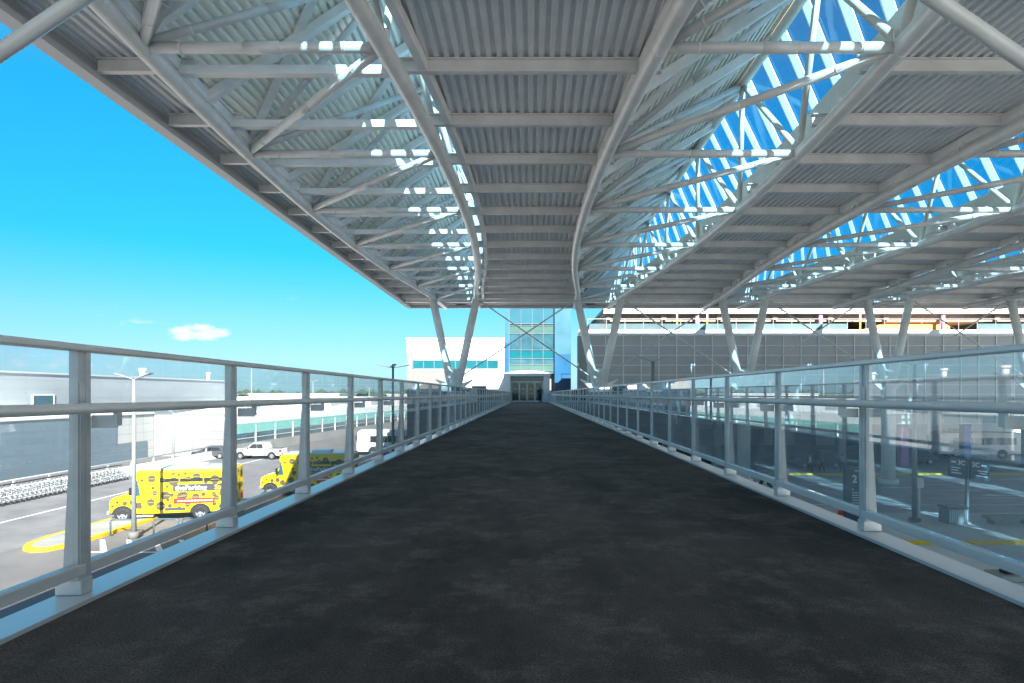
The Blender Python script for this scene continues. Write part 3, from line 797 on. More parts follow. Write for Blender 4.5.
# distant low buildings and tree line
FARB = [(-160, -60, 230, 260, -.6, 'white', 'long low white terminal far off behind the concourse roof'),
        (-250, -170, 320, 350, .2, 'gpanel', 'grey flat hangar on the horizon beside the pale hall'),
        (-140, -95, 300, 330, .8, 'white', 'small white hangar on the horizon between two guardrail posts'),
        (-90, -50, 380, 410, .5, 'concrete', 'sand coloured block on the horizon near the dark lamp post')]
for x0, x1, y0, y1, zt_, mn, lab in FARB:
    t = empty('airport_building', ((x0+x1)/2, (y0+y1)/2, GZ), lab, 'building', 'distant airport buildings')
    mb = MB(M[mn]); mb.box(x0, x1, y0, y1, GZ, zt_); mb.build('wall', t)
    mb = MB(M['fascia']); mb.box(x0-.4, x1+.4, y0-.4, y1+.4, zt_+.01, zt_+.5); mb.build('roof', t)
    mb = MB(M['winglass']); mb.box(x0+4, x1-4, y0-.12, y0-.02, zt_-3.2, zt_-1.6); mb.build('window', t)
mb = MB(M['leaf'])
for i in range(1500):
    a = random.uniform(-1.25, .2); rr = random.uniform(900, 1300)
    X = a*rr; Yv = rr; h = random.uniform(5, 13)*(1 if random.random() < .9 else 1.4); w = random.uniform(6, 16)
    n = len(mb.v); pts = []
    for j in range(8):
        th = 2*math.pi*j/8; pts.append(Vector((X+math.cos(th)*w*random.uniform(.6,1.1), Yv+math.sin(th)*w, GZ+h*random.uniform(.3,.6))))
    mb.v += pts; mb.v.append(Vector((X, Yv, GZ+h))); mb.v.append(Vector((X, Yv, GZ-.2)))
    for j in range(8):
        mb.face([n+j, n+(j+1)%8, n+8]); mb.face([n+(j+1)%8, n+j, n+9])
o = mb.build('treeline'); o['kind'] = 'stuff'; tag(o, 'dark green line of far trees along the horizon', 'trees')

# ramp barrier with rail
t = empty('barrier_wall', (-36.8, 45, GZ), 'low white concrete ramp barrier with a metal rail along its top', 'barrier')
mb = MB(M['white']); mb.prism([(-37.2, GZ), (-36.4, GZ), (-36.65, GZ+.35), (-36.72, GZ+.85), (-37.0, GZ+.85)], ((0, 46, 0), (1,0,0), (0,0,1)), 52); mb.build('wall', t)
mb = MB(M['alu']); mb.tube([(-36.86, 20, GZ+1.35), (-36.86, 72, GZ+1.35)], .06, 8); mb.build('rail', t)
for i in range(17):
    y = 20.5+i*3.2; mb = MB(M['railpost']); mb.box(-36.93, -36.79, y-.1, y+.1, GZ+.852, GZ+1.33); mb.build('post', t)

# luggage carts nested along the barrier
def cart():
    root = empty('luggage_cart', (0,0,0), 'x', 'luggage cart', 'nested luggage carts along the barrier')
    mb = MB(M['wire'])
    for s_ in (-.28, .28):
        mb.tube([(s_, -.55, .18), (s_, .35, .2), (s_, .5, .75), (s_, .56, 1.05)], .022, 6)
        mb.tube([(s_, -.5, .18), (s_, -.55, .5), (s_, .42, .55)], .016, 6)
    for yv, zv in ((-.5, .2), (-.2, .2), (.1, .2), (.35, .2), (-.55, .5), (.42, .55), (.48, .75)):
        mb.tube([(-.28, yv, zv), (.28, yv, zv)], .014, 6)
    mb.build('frame', root)
    h = MB(M['black']); h.tube([(-.3, .56, 1.05), (.3, .56, 1.05)], .03, 8); h.build('handle', root)
    for xx, yv in ((-.28, -.4), (.28, -.4), (0, .4)):
        w = MB(M['rubber']); w.tube([(xx-.025, yv, .09), (xx+.025, yv, .09)], .09, 10); w.build('wheel', root)
    return root
c0 = cart(); NC = 40
for i in range(NC):
    c = c0 if i == 0 else copy_tree(c0)
    c.location = (-35.75+random.uniform(-.04,.04), 36.2+i*.42, GZ); c.rotation_euler = (0, 0, R(58)+random.uniform(-.05,.05)); c.scale = (1.15,)*3
    c['label'] = 'silver wire luggage cart in the long nested row along the white barrier'
c0['label'] = 'silver wire luggage cart in the long nested row along the white barrier'

# bike racks
for i, (x, y, lab) in enumerate(((110.5, 535.6, 'steel hoop bike rack left of the grey lamp post foot'), (153.7, 535, 'steel hoop bike rack right beside the grey lamp post foot'), (182.7, 534, 'steel hoop bike rack farthest from the grey lamp post'))):
    g = G(x, y); mb = MB(M['railpost']); w = 1.3; h = .85
    mb = MB(M['dpole']); pts = [(g.x, g.y, GZ), (g.x, g.y, GZ+h-.14), (g.x+.04, g.y, GZ+h-.05), (g.x+.14, g.y, GZ+h), (g.x+w-.14, g.y, GZ+h), (g.x+w-.04, g.y, GZ+h-.05), (g.x+w, g.y, GZ+h-.14), (g.x+w, g.y, GZ)]
    mb.tube(pts, .045, 8); mb.box(g.x-.1, g.x+.1, g.y-.1, g.y+.1, GZ, GZ+.02); mb.box(g.x+w-.1, g.x+w+.1, g.y-.1, g.y+.1, GZ, GZ+.02)
    tag(mb.build('bike_rack'), lab, 'bike rack', 'hoop bike racks')

# lamp posts
def lamp_post(p, ztop, label, arms=2, dark=False, span=.9, r=.1, group='twin-arm lamp posts'):
    mm = M['dpole'] if dark else M['pole']
    t = empty('lamp_post', (p[0], p[1], GZ), label, 'lamp post', group)
    x, y = p[0], p[1]
    mb = MB(mm); mb.tube([(x, y, GZ), (x, y, ztop)], r*1.25, 12, r2=r*.8); mb.build('pole', t)
    mb = MB(M['pavel']); mb.tube([(x, y, GZ), (x, y, GZ+.35)], r*2.6, 14); mb.build('footing', t)
    for k in range(arms):
        a = math.pi*2*k/arms + (.3 if arms > 2 else 0)
        u = Vector((math.cos(a), math.sin(a), 0)); v = Vector((-u.y, u.x, 0)); c = Vector((x, y, ztop))
        mb = MB(mm)
        i0, i1 = c+u*.05+Vector((0,0,-.02)), c+u*span+Vector((0,0,.28))
        up = Vector((0,0,.05))
        mb.hexa([i0-v*.05, i0+v*.05, i1+v*.22, i1-v*.22, i0-v*.05+up, i0+v*.05+up, i1+v*.22+up, i1-v*.22+up])
        h = mb.build('lamp_head', t)
        mb = MB(M['lamp_w']); j0, j1 = c+u*span*.45+Vector((0,0,.095)), c+u*span*.95+Vector((0,0,.245)); dn = Vector((0,0,-.012))
        mb.hexa([j0-v*.07+dn, j0+v*.07+dn, j1+v*.12+dn, j1-v*.12+dn, j0-v*.07, j0+v*.07, j1+v*.12, j1-v*.12]); mb.build('lens', h)
    return t
g = G(134, 538); lamp_post((g.x, g.y), CZ+(394-379)*g.y/F, 'grey lamp post with two raised arms standing before the front spotted bus')
lamp_post((-13.6, 60), CZ+2.6, 'dark multi-headed lamp post rising left of the white building', 4, True, 1.6, .13, None)
lamp_post((-40*.99, 110), CZ+2.3, 'thin pale lamp post beyond the concourse roof, second from the pale hall')
lamp_post((-37.3, 140), CZ+1.6, 'thin pale lamp post far along the concourse roof, near the dark lamp post')
lamp_post((-7.7, 75), CZ+1.0, 'short lamp post in front of the white building, right of the leftmost column')
lamp_post((9.3, 45), CZ+2.45, 'grey twin-arm lamp post before the grey mesh screens', 2, False, 1.0, .16)
g = G(162, 466)
lamp_post((g.x+1.2, g.y), CZ-1.9, 'slim pale pole by the ramp barrier behind the front spotted bus', 2, False, .5, .08)
g = G(914.6, 524)
lamp_post((g.x, g.y), CZ+1.7, 'pale grey lamp post on the pavement left of the hanging 2C 3C sign', 2, False, 1.2, .12)
mb = MB(M['pole']); x, y = -46.3*1.6, 100*1.6
mb.tube([(-74, 160, GZ), (-74, 160, CZ+7.2)], .22, 10, r2=.1); tag(mb.build('light_mast'), 'tall slender light mast against the sky between guardrail posts', 'mast')

# ---------------------------------------------------------------- vehicles (x forward, y left, z up)
def wheel(root, x, y, r, w):
    s_ = 1 if y > 0 else -1
    mb = MB(M['rubber']); n = 22
    prof = [(-w/2, r*.62), (-w/2, r*.93), (-w*.36, r), (w*.36, r), (w/2, r*.93), (w/2, r*.62)]
    base = len(mb.v)
    for k in range(n):
        a = 2*math.pi*k/n
        for yy, rr in prof: mb.v.append(Vector((x+math.cos(a)*rr, y+yy, r+math.sin(a)*rr)))
    for k in range(n):
        j = (k+1) % n
        for i in range(5): mb.face([base+k*6+i, base+k*6+i+1, base+j*6+i+1, base+j*6+i], True)
    wh = mb.build('wheel', root, True)
    mb = MB(M['rim']); mb.tube([(x, y-w*.42, r), (x, y+w*.42, r)], r*.62, 18)
    mb.use(M['black'])
    for k in range(6):
        a = 2*math.pi*k/6; mb.disc((x+math.cos(a)*r*.4, y+s_*(w*.42+.004), r+math.sin(a)*r*.4), (1,0,0), (0,0,1), r*.11, 8)
    mb.use(M['chrome']).tube([(x, y+s_*w*.40, r), (x, y+s_*w*.52, r)], r*.16, 10)
    mb.build('rim', wh, True)

def loft(mb, secs):
    """body from sections (x, [(y,z)...]) with equal counts, closed at both ends"""
    n = len(mb.v); k = len(secs[0][1])
    for x, pr in secs: mb.v += [Vector((x, y, z)) for y, z in pr]
    for i in range(len(secs)-1):
        for j in range(k):
            l = (j+1) % k; mb.face([n+i*k+j, n+i*k+l, n+(i+1)*k+l, n+(i+1)*k+j])
    mb.face([n+j for j in reversed(range(k))]); mb.face([n+(len(secs)-1)*k+j for j in range(k)])
def rsec(hw, z0, z1, c=.12, tuck=0.0):
    return [(-hw+.04, z0), (hw-.04, z0), (hw, z0+.06), (hw-tuck, z1-c), (hw-tuck-c*.3, z1-c*.3), (hw-tuck-c, z1), (-hw+tuck+c, z1), (-hw+tuck+c*.3, z1-c*.3), (-hw+tuck, z1-c), (-hw, z0+.06)]
def side_disc(mb, x, z, y, r, s_):
    U = (-s_, 0, 0); mb.disc((x, y, z), U, (0,0,1), r, 16)

def shuttle_bus(label):
    t = empty('shuttle_bus', (0,0,0), label, 'bus', 'yellow shuttle buses with grey spots', .0001)
    H = 1.15
    mb = MB(M['byellow'])
    loft(mb, [(-3.42, rsec(H-.04, .5, 2.98)), (-3.36, rsec(H, .46, 3.03)), (1.5, rsec(H, .46, 3.03)), (1.78, rsec(H-.03, 2.35, 3.0)), (1.95, rsec(H-.1, 2.5, 2.88))])
    loft(mb, [(1.502, rsec(1.04, .46, 2.34, .1, .06)), (1.85, rsec(1.03, .46, 2.3, .1, .1)), (2.3, rsec(1.02, .46, 1.62, .1, .03)), (3.1, rsec(.98, .5, 1.46, .14, .04)), (3.34, rsec(.92, .55, 1.3, .12, .03))])
    # spots on both sides, back and hood, with their stripes
    rs = random.Random(5); pts = []
    while len(pts) < 32:
        x = rs.uniform(-3.2, 1.75); z = rs.uniform(.75, 2.85); r = rs.choice([.09, .12, .15, .22, .26])
        if 1.55 < z < 2.25 and -3.25 < x < .1: continue
        if .95 < z < 1.35 and -2.4 < x < -.05: continue
        if math.hypot(x+1.45, z-.45) < .75 or z-r < .55 or z+r > 2.92 or (x+r > 1.45 and z < 2.4): continue
        if x > 1.0 and 1.5 < z < 2.2: continue
        if any(math.hypot(x-a, z-b_) < r+c+.08 for a, b_, c in pts): continue
        pts.append((x, z, r))
    pts += [(-2.3, 1.5, .14), (.3, 1.5, .25), (-.7, 1.5, .2), (-2.75, 1.55, .18)]
    for s_ in (1, -1):
        yy = s_*(H+.004)
        for x, z, r in pts:
            mb.use(M['spot']); side_disc(mb, x, z, yy, r, s_)
            if r > .12:
                mb.use(M['spotline']); y2 = s_*(H+.007)
                mb.quad((x-s_*r*.9*-1, y2, z-.02), (x-s_*r*.9, y2, z-.02), (x-s_*r*.9, y2, z+.02), (x+s_*r*.9, y2, z+.02))
        mb.use(M['spot'])
        for x, z, r in ((2.5, 1.12, .13), (2.1, 1.15, .16), (2.9, 1.2, .08), (1.75, .95, .2), (3.15, .98, .07)): side_disc(mb, x, z, s_*1.035, r, s_)
    for y, z, r in ((-.6, 2.5, .25), (.5, 2.3, .2), (-.2, 1.8, .3), (.6, 1.4, .25), (-.7, 1.1, .2), (.0, .9, .15), (.1, 2.75, .12), (-.75,1.75,.12)):
        mb.use(M['spot']).disc((-3.424, y, z), (0,-1,0), (0,0,1), r, 16)
    mb.build('body', t, True)
    mb = MB(M['wcar'])
    mb.bbox(-3.3, 1.7, -1.05, 1.05, 3.034, 3.10, .03); mb.bbox(-1.6, -.2, -.5, .5, 3.1, 3.27, .05); mb.build('roof_cap', t, True)
    for s_ in (1, -1):
        for x0, x1 in ((-3.0, -1.75), (-1.7, -.45), (-.4, .5)):
            w = MB(M['blackgl']); w.box(x0, x1, *sorted((s_*(H+.006), s_*(H-.02))), 2.28, 2.5); w.build('window', t, True)
        w = MB(M['tealpale']); y0_, y1_ = s_*1.0, s_*1.045
        w.prism([(1.55, 1.55), (2.12, 1.55), (1.9, 2.2), (1.55, 2.22)] if True else [], ((0, s_*1.035, 0), (1,0,0), (0,0,1)), .03); w.build('cab_window', t, True)
        # lettering band
        sm_ = MB(M['spot'])
        for xa_, xb_, za_, zb2 in ((1.48,1.495,.5,2.9),(.62,.635,.5,2.2),(-3.3,1.7,.83,.842),(-3.3,1.7,2.88,2.892),(.62,1.5,2.2,2.212)):
            sm_.box(xa_, xb_, *sorted((s_*(H+.0005), s_*(H+.003))), za_, zb2)
        sm_.build('panel_seams', t, True)
        band = MB(M['dgrey']); ya = s_*(H+.008); yb = s_*(H+.03)
        x0, x1 = -3.15, -.08
        band.box(x0, x1, *sorted((s_*(H+.001), ya+s_*.006)), 1.72, 2.14)
        o_ = (x1-.12, s_*(H+.02), 1.80) if s_ > 0 else (x0+.12, s_*(H+.02), 1.80)
        band.use(M['wtext']).text('theParking', o_, (-s_,0,0), (0,0,1), .40, bold=.006)
        o2 = (x1-.12-2.13, s_*(H+.02), 1.80) if s_ > 0 else (x0+.12+2.13, s_*(H+.02), 1.80)
        band.use(M['ytext']).text('Spot', o2, (-s_,0,0), (0,0,1), .40, bold=.006)
        band.build('name_band', t, True)
        rb = MB(M['red']); rb.box(-2.35, -.1, *sorted((s_*(H+.001), s_*(H+.012))), 1.0, 1.3)
        rb.use(M['wtext'])
        for i in range(11): 
            a = -2.24+i*.18; rb.box(a, a+.13, *sorted((s_*(H+.012), s_*(H+.016))), 1.11, 1.2)
        rb.build('red_banner', t, True)
        v = MB(M['dgrey']); v.box(-.75, .35, *sorted((s_*(H+.001), s_*(H+.01))), .6, .78); v.build('vent', t, True)
        mi = MB(M['black']); mi.bar((1.95, s_*1.02, 1.75), (2.1, s_*1.28, 1.8), .03, .03); mi.bbox(2.05, 2.16, *sorted((s_*1.2, s_*1.42)), 1.6, 2.05, .03); mi.build('mirror', t, True)
        hl = MB(M['lamp_w']); hl.bbox(3.2, 3.36, *sorted((s_*.62, s_*.86)), .95, 1.15, .03); hl.build('headlight', t, True)
        tl_ = MB(M['lamp_r']); tl_.box(-3.44, -3.41, *sorted((s_*.85, s_*1.02)), .95, 1.3); tl_.build('tail_light', t, True)
        st = MB(M['alu']); st.box(1.0, 2.1, *sorted((s_*.85, s_*1.1)), .3, .36); st.build('step', t, True)
        for x in (2.62, -1.55):
            a_ = MB(M['black']); yy = s_*(1.04 if x > 0 else H)+s_*.003
            arch = [(x+.56*math.cos(th), .46+.52*math.sin(th)) for th in [math.pi*i/12 for i in range(13)]]
            a_.prism(arch, ((0, yy, 0), (1,0,0), (0,0,1)), .012); a_.build('wheel_arch', t, True)
            wheel(t, x, s_*(.93 if x > 0 else 1.03), .43, .26)
    w = MB(M['blackgl'])
    w.hexa([(2.28,-.9,1.62),(2.28,.9,1.62),(2.2,.9,1.6),(2.2,-.9,1.6),(1.93,-.84,2.28),(1.93,.84,2.28),(1.85,.84,2.25),(1.85,-.84,2.25)]); w.build('windscreen', t, True)
    b_ = MB(M['chrome']); b_.bbox(3.3, 3.48, -.98, .98, .45, .7, .04); b_.build('bumper', t, True)
    g_ = MB(M['black']); g_.box(3.335, 3.352, -.5, .5, .8, 1.15); g_.build('grille', t, True)
    rw = MB(M['blackgl']); rw.box(-3.432, -3.40, -.45, .45, 1.9, 2.5); rw.build('rear_window', t, True)
    return t
def place(o, X, Y, hd): o.location = (X, Y, GZ); o.rotation_euler = (0, 0, hd)
def sroot(o): OFF[o.name] = Vector((0,0,0))
b1 = shuttle_bus('yellow shuttle bus with grey spots in full sun before the traffic island')
place(b1, -21.4, 36.6, R(180+13))
b2 = copy_tree(b1); b2['label'] = 'yellow spotted shuttle bus farther back in the canopy shade below the guardrail'
place(b2, -16.6, 45.6, R(180+6))

def windows_strip(t, x0, x1, n, hw, z0, z1, m='blackgl', gap=.08, name='window'):
    w = (x1-x0)/n
    for s_ in (1, -1):
        for i in range(n):
            b_ = MB(M[m]); b_.box(x0+i*w+gap/2, x0+(i+1)*w-gap/2, *sorted((s_*(hw-.02), s_*(hw+.006))), z0, z1); b_.build(name, t, True)
def coach(label, body, L=9.2, H=3.0, text=None):
    t = empty('coach', (0,0,0), label, 'bus'); sroot(t)
    h = L/2; W = 1.2
    mb = MB(body)
    loft(mb, [(-h, rsec(W-.05, .5, H-.08)), (-h+.1, rsec(W, .42, H)), (h-.5, rsec(W, .42, H)), (h-.12, rsec(W-.04, .42, H-.25)), (h, rsec(W-.12, .48, 1.4))])
    mb.build('body', t, True)
    windows_strip(t, -h+.5, h-1.6, 6, W, 1.55, 2.35)
    w = MB(M['blackgl']); w.hexa([(h-.05,-1,1.5),(h-.05,1,1.5),(h-.2,1,1.5),(h-.2,-1,1.5),(h-.14,-1,2.6),(h-.14,1,2.6),(h-.3,1,2.6),(h-.3,-1,2.6)]); w.build('windscreen', t, True)
    for s_ in (1, -1):
        for x in (-h+2.1, h-2.0):
            a_ = MB(M['black']); arch = [(x+.6*math.cos(th), .45+.56*math.sin(th)) for th in [math.pi*i/12 for i in range(13)]]
            a_.prism(arch, ((0, s_*(W+.003), 0), (1,0,0), (0,0,1)), .012); a_.build('wheel_arch', t, True)
            wheel(t, x, s_*1.06, .46, .28)
        d_ = MB(M['dgrey'])
        d_.box(-.2, 2.9, *sorted((s_*(W+.001), s_*(W+.008))), .98, 1.08); d_.build('stripe', t, True)
        mi = MB(M['black']); mi.bbox(h-.1, h+.05, *sorted((s_*1.2, s_*1.45)), 1.9, 2.4, .03); mi.build('mirror', t, True)
        hl = MB(M['lamp_w']); hl.box(h-.04, h+.01, *sorted((s_*.7, s_*.95)), .75, .95); hl.build('headlight', t, True)
    b_ = MB(M['chrome']); b_.bbox(h-.06, h+.08, -1.1, 1.1, .4, .62, .03); b_.build('bumper', t, True)
    return t
c = coach('white shuttle coach with square side windows on the terminal road', M['wcar']); place(c, 53.0, 71.6, R(180-4))
c = coach('white coach standing behind the second spotted bus, near the concourse', M['wcar'], 8.5, 3.1); place(c, -17.0, 75, R(186))

def pickup(label):
    t = empty('pickup_truck', (0,0,0), label, 'pickup truck'); sroot(t)
    mb = MB(M['wcar']); W = .98
    loft(mb, [(-2.85, rsec(W-.06, .55, 1.18, .08)), (-2.75, rsec(W, .48, 1.22, .08)), (1.2, rsec(W, .48, 1.22, .08)), (2.55, rsec(W-.02, .48, 1.18, .16)), (2.9, rsec(W-.12, .55, 1.05, .12))])
    loft(mb, [(-1.02, rsec(.93, 1.19, 1.3, .04)), (-.85, rsec(.84, 1.19, 1.9, .12, .06)), (.35, rsec(.84, 1.19, 1.93, .12, .06)), (1.3, rsec(.93, 1.19, 1.26, .02))])
    mb.use(M['dgrey']).box(-2.7, -1.05, -.82, .82, 1.221, 1.228)
    mb.build('body', t, True)
    for s_ in (1, -1):
        for x0, x1, top in ((-.8, -.12, -.75), (-.06, .95, .35)):
            w = MB(M['blackgl']); w.prism([(x0, 1.27), (x1, 1.27), (min(x1, .42), 1.78), (max(x0, -.72), 1.78)], ((0, s_*.885, 0), (1,0,0), (0,0,1)), .07); w.build('window', t, True)
        for x in (-1.85, 1.85):
            a_ = MB(M['black']); arch = [(x+.5*math.cos(th), .42+.5*math.sin(th)) for th in [math.pi*i/12 for i in range(13)]]
            a_.prism(arch, ((0, s_*(W+.003), 0), (1,0,0), (0,0,1)), .012); a_.build('wheel_arch', t, True)
            wheel(t, x, s_*.88, .40, .26)
        tl_ = MB(M['lamp_r']); tl_.box(-2.87, -2.7, *sorted((s_*.82, s_*.985)), .85, 1.15); tl_.build('tail_light', t, True)
        hl = MB(M['lamp_w']); hl.box(2.7, 2.88, *sorted((s_*.6, s_*.85)), .8, .98); hl.build('headlight', t, True)
        mi = MB(M['black']); mi.bbox(.85, .98, *sorted((s_*.95, s_*1.18)), 1.25, 1.42, .02); mi.build('mirror', t, True)
        hd = MB(M['chrome']); hd.box(-.3, -.12, *sorted((s_*(W+.001), s_*(W+.02))), 1.05, 1.09); hd.build('handle', t, True)
    b_ = MB(M['chrome']); b_.bbox(-3.02, -2.86, -.9, .9, .5, .7, .03); b_.build('rear_bumper', t, True)
    b_ = MB(M['chrome']); b_.bbox(2.86, 3.0, -.85, .85, .5, .72, .03); b_.build('bumper', t, True)
    return t
p = pickup('white crew-cab pickup truck parked before the dark concourse windows'); place(p, -31.2, 69.6, R(180-3))

def car(label, mm, L=4.6, H=1.55):
    t = empty('parked_car', (0,0,0), label, 'car'); sroot(t); h = L/2; W = .9
    mb = MB(mm)
    loft(mb, [(-h, rsec(W-.12, .4, .85, .08)), (-h+.2, rsec(W, .3, .95, .08)), (h-1.2, rsec(W, .3, .92, .1)), (h-.3, rsec(W-.06, .3, .78, .12)), (h, rsec(W-.2, .38, .62, .1))])
    loft(mb, [(-h+.35, rsec(W-.06, .88, .98, .03)), (-h+.9, rsec(W-.1, .88, H-.03, .12, .1)), (.2, rsec(W-.1, .88, H, .12, .1)), (h-1.1, rsec(W-.06, .88, .95, .03))])
    mb.build('body', t, True)
    for s_ in (1, -1):
        for x0, x1 in ((-h+.75, -.35), (-.28, .75)):
            w = MB(M['blackgl']); w.prism([(x0, .96), (x1, .96), (min(x1, .3), H-.14), (max(x0, -h+1.05), H-.14)], ((0, s_*(W-.1), 0), (1,0,0), (0,0,1)), .06); w.build('window', t, True)
        for x in (-h+.85, h-.9): wheel(t, x, s_*.82, .33, .22)
        hl = MB(M['lamp_w']); hl.box(h-.2, h-.04, *sorted((s_*.45, s_*.7)), .58, .7); hl.build('headlight', t, True)
        tl_ = MB(M['lamp_r']); tl_.box(-h-.01, -h+.1, *sorted((s_*.5, s_*.77)), .65, .8); tl_.build('tail_light', t, True)
    return t
c = car('dark blue car waiting behind the people at the far yellow kerb', M['dcar'], 4.9, 1.75); place(c, 29.3, 61.3, R(180))
c = car('dark car parked behind the front spotted bus by the white wall', M['dgrey'], 4.4, 1.45); place(c, -41.0*.93+1.0, 70.3, R(180))
c = car('dark van-like car standing before the white shuttle coach', M['black'], 5.0, 1.9); place(c, 44.0*.93, 64.5, R(180))

# ---------------------------------------------------------------- signs, bins and small things on the right
g = G(967, 526); sx_, sy_ = g.x, g.y
t = empty('direction_sign', (sx_, sy_, GZ), 'slate blue double sign on a pole, reading 3C and 2C', 'sign')
zt_ = CZ+(394-457.5)*sy_/F
mb = MB(M['pole']); mb.tube([(sx_, sy_, GZ), (sx_, sy_, zt_+.05)], .1, 12); mb.tube([(sx_, sy_, GZ), (sx_, sy_, GZ+.25)], .2, 12); mb.build('pole', t)
ph = 19*sy_/F; pwid = 19*sy_/F
for s_ in (-1, 1):
    o3 = Vector((sx_, sy_-.13, zt_-.1)); U = Vector((math.cos(.22)*1, 0.0, -.12)).normalized(); U = Vector((.985, -.12*s_*0, -.14)).normalized()
    V = Vector((0,0,1))
    mb = MB(M['signp'])
    x0, x1 = (-pwid-.06, -.07) if s_ < 0 else (.07, pwid+.06)
    mb.prism([(x0, -ph), (x1, -ph), (x1, 0), (x0, 0)], (o3, U, V), .1)
    mb.use(M['wtext']); of = Vector((0, -.056, 0))
    if s_ < 0:
        mb.text('3C', o3+of+U*(x0+.47)+V*(-.36), U, V, .36, bold=.008)
        for (a, b_, z_) in ((.1,.38,-.24),): mb.quad(o3+of+U*(x0+a)+V*(z_-.05), o3+of+U*(x0+b_)+V*(z_-.05), o3+of+U*(x0+b_)+V*(z_+.05), o3+of+U*(x0+a)+V*(z_+.05))
        ls = ((.1,.62,-.56),(.1,.52,-.7),(.1,.7,-.85))
    else:
        mb.text('2C', o3+of+U*(x0+.08)+V*(-.36), U, V, .36, bold=.008)
        for (a, b_, z_) in ((.62,.9,-.24),): mb.quad(o3+of+U*(x0+a)+V*(z_-.05), o3+of+U*(x0+b_)+V*(z_-.05), o3+of+U*(x0+b_)+V*(z_+.05), o3+of+U*(x0+a)+V*(z_+.05))
        ls = ((.4,.95,-.56),(.5,.95,-.7),(.3,.95,-.85))
    for (a, b_, z_) in ls: mb.quad(o3+of+U*(x0+a)+V*(z_-.03), o3+of+U*(x0+b_)+V*(z_-.03), o3+of+U*(x0+b_)+V*(z_+.03), o3+of+U*(x0+a)+V*(z_+.03))
    mb.build('sign_panel', t)

def totem(x0, x1, ytop, ybase, txt, label):
    a = G(x0, ybase); b_ = G(x1, ybase); Y = a.y; zt_ = CZ+(394-ytop)*Y/F; h = zt_-GZ
    t = empty('directory_sign', ((a.x+b_.x)/2, Y, GZ), label, 'sign', 'slate blue directory signs')
    w = b_.x-a.x
    mb = MB(M['signp']); mb.bbox(a.x, b_.x, Y-.12, Y+.12, GZ+.05, zt_, .02); mb.use(M['black']).box(a.x-.02, b_.x+.02, Y-.14, Y+.14, GZ, GZ+.048)
    body = mb.build('board', t)
    mb = MB(M['wtext']); yy = Y-.126
    mb.text(txt[0], (a.x+w*.26, yy, zt_-h*.27), (1,0,0), (0,0,1), h*.19, bold=.012)
    mb.text(txt[1], (a.x+w*.68, yy, zt_-h*.27), (1,0,0), (0,0,1), h*.19, bold=.012)
    mb.box(a.x+w*.36, a.x+w*.6, yy-.003, yy+.002, zt_-h*.07, zt_-h*.055)
    mb.box(a.x+w*.26, a.x+w*.31, yy-.003, yy+.002, zt_-h*.40, zt_-h*.37)
    for i in range(7): mb.box(a.x+w*.26, a.x+w*(.8+.1*((i*7)%3-1)), yy-.003, yy+.002, zt_-h*(.45+i*.045), zt_-h*(.435+i*.045))
    mb.box(a.x+w*.26, a.x+w*.9, yy-.003, yy+.002, zt_-h*.82, zt_-h*.81)
    mb.build('lettering', t)
totem(844, 870, 467, 524, ('2', '3'), 'tall slate directory sign with the numbers 2 and 3 beside the traffic cone')
totem(706, 718, 439, 464, ('4', '3'), 'smaller far directory sign with the numbers 4 and 3 seen through the glass')

g = G(841, 517)
mb = MB(M['orange']); cz = GZ+.14; mb.bbox(g.x-.24, g.x+.24, g.y-.24, g.y+.24, GZ+.141, GZ+.18, .02); mb.tube([(g.x,g.y,cz+.04),(g.x,g.y,cz+.3)], .2, 14, r2=.15)
mb.tube([(g.x,g.y,cz+.46),(g.x,g.y,cz+.56)], .115, 14, r2=.09); mb.tube([(g.x,g.y,cz+.68),(g.x,g.y,cz+.86)], .065, 14, r2=.03)
mb.use(M['wtext']); mb.tube([(g.x,g.y,cz+.3),(g.x,g.y,cz+.46)], .15, 14, r2=.115); mb.tube([(g.x,g.y,cz+.56),(g.x,g.y,cz+.68)], .09, 14, r2=.065)
tag(mb.build('traffic_cone'), 'orange and white striped traffic cone next to the directory sign', 'traffic cone')

g = G(953, 525)
t = empty('litter_bin', (g.x, g.y, GZ+.14), 'square pale grey litter bin at the foot of the 2C 3C sign', 'bin')
mb = MB(M['pole']); mb.bbox(g.x-.56, g.x+.56, g.y-.45, g.y+.45, GZ+.14, GZ+1.0, .05)
for i in range(9): mb.use(M['railpost']).box(g.x-.5+i*.12, g.x-.44+i*.12, g.y-.462, g.y-.451, GZ+.25, GZ+.9)
mb.build('body', t)
mb = MB(M['dgrey']); mb.bbox(g.x-.6, g.x+.6, g.y-.5, g.y+.5, GZ+1.0, GZ+1.1, .03); mb.build('lid', t)
g = G(985, 526)
t = empty('concrete_bench', (g.x+2, g.y, GZ+.14), 'long pale concrete bench on the pavement at the right edge', 'bench')
mb = MB(M['concrete']); mb.bbox(g.x, g.x+4.6, g.y-.35, g.y+.35, GZ+.42, GZ+.62, .04); mb.build('seat', t)
for dx in (.3, 2.2, 4.0):
    mb = MB(M['concrete']); mb.bbox(g.x+dx, g.x+dx+.35, g.y-.3, g.y+.3, GZ+.141, GZ+.419, .03); mb.build('leg', t)
g = G(919, 520)
mb = MB(M['alu']); mb.box(g.x-.05, g.x+.05, g.y-.05, g.y+.05, GZ+.14, GZ+1.9); mb.bbox(g.x-.22, g.x+.22, g.y-.14, g.y+.14, GZ+1.9, GZ+2.5, .04)
tag(mb.build('call_box'), 'small pale call box on a post beside the pavement lamp post', 'call box')
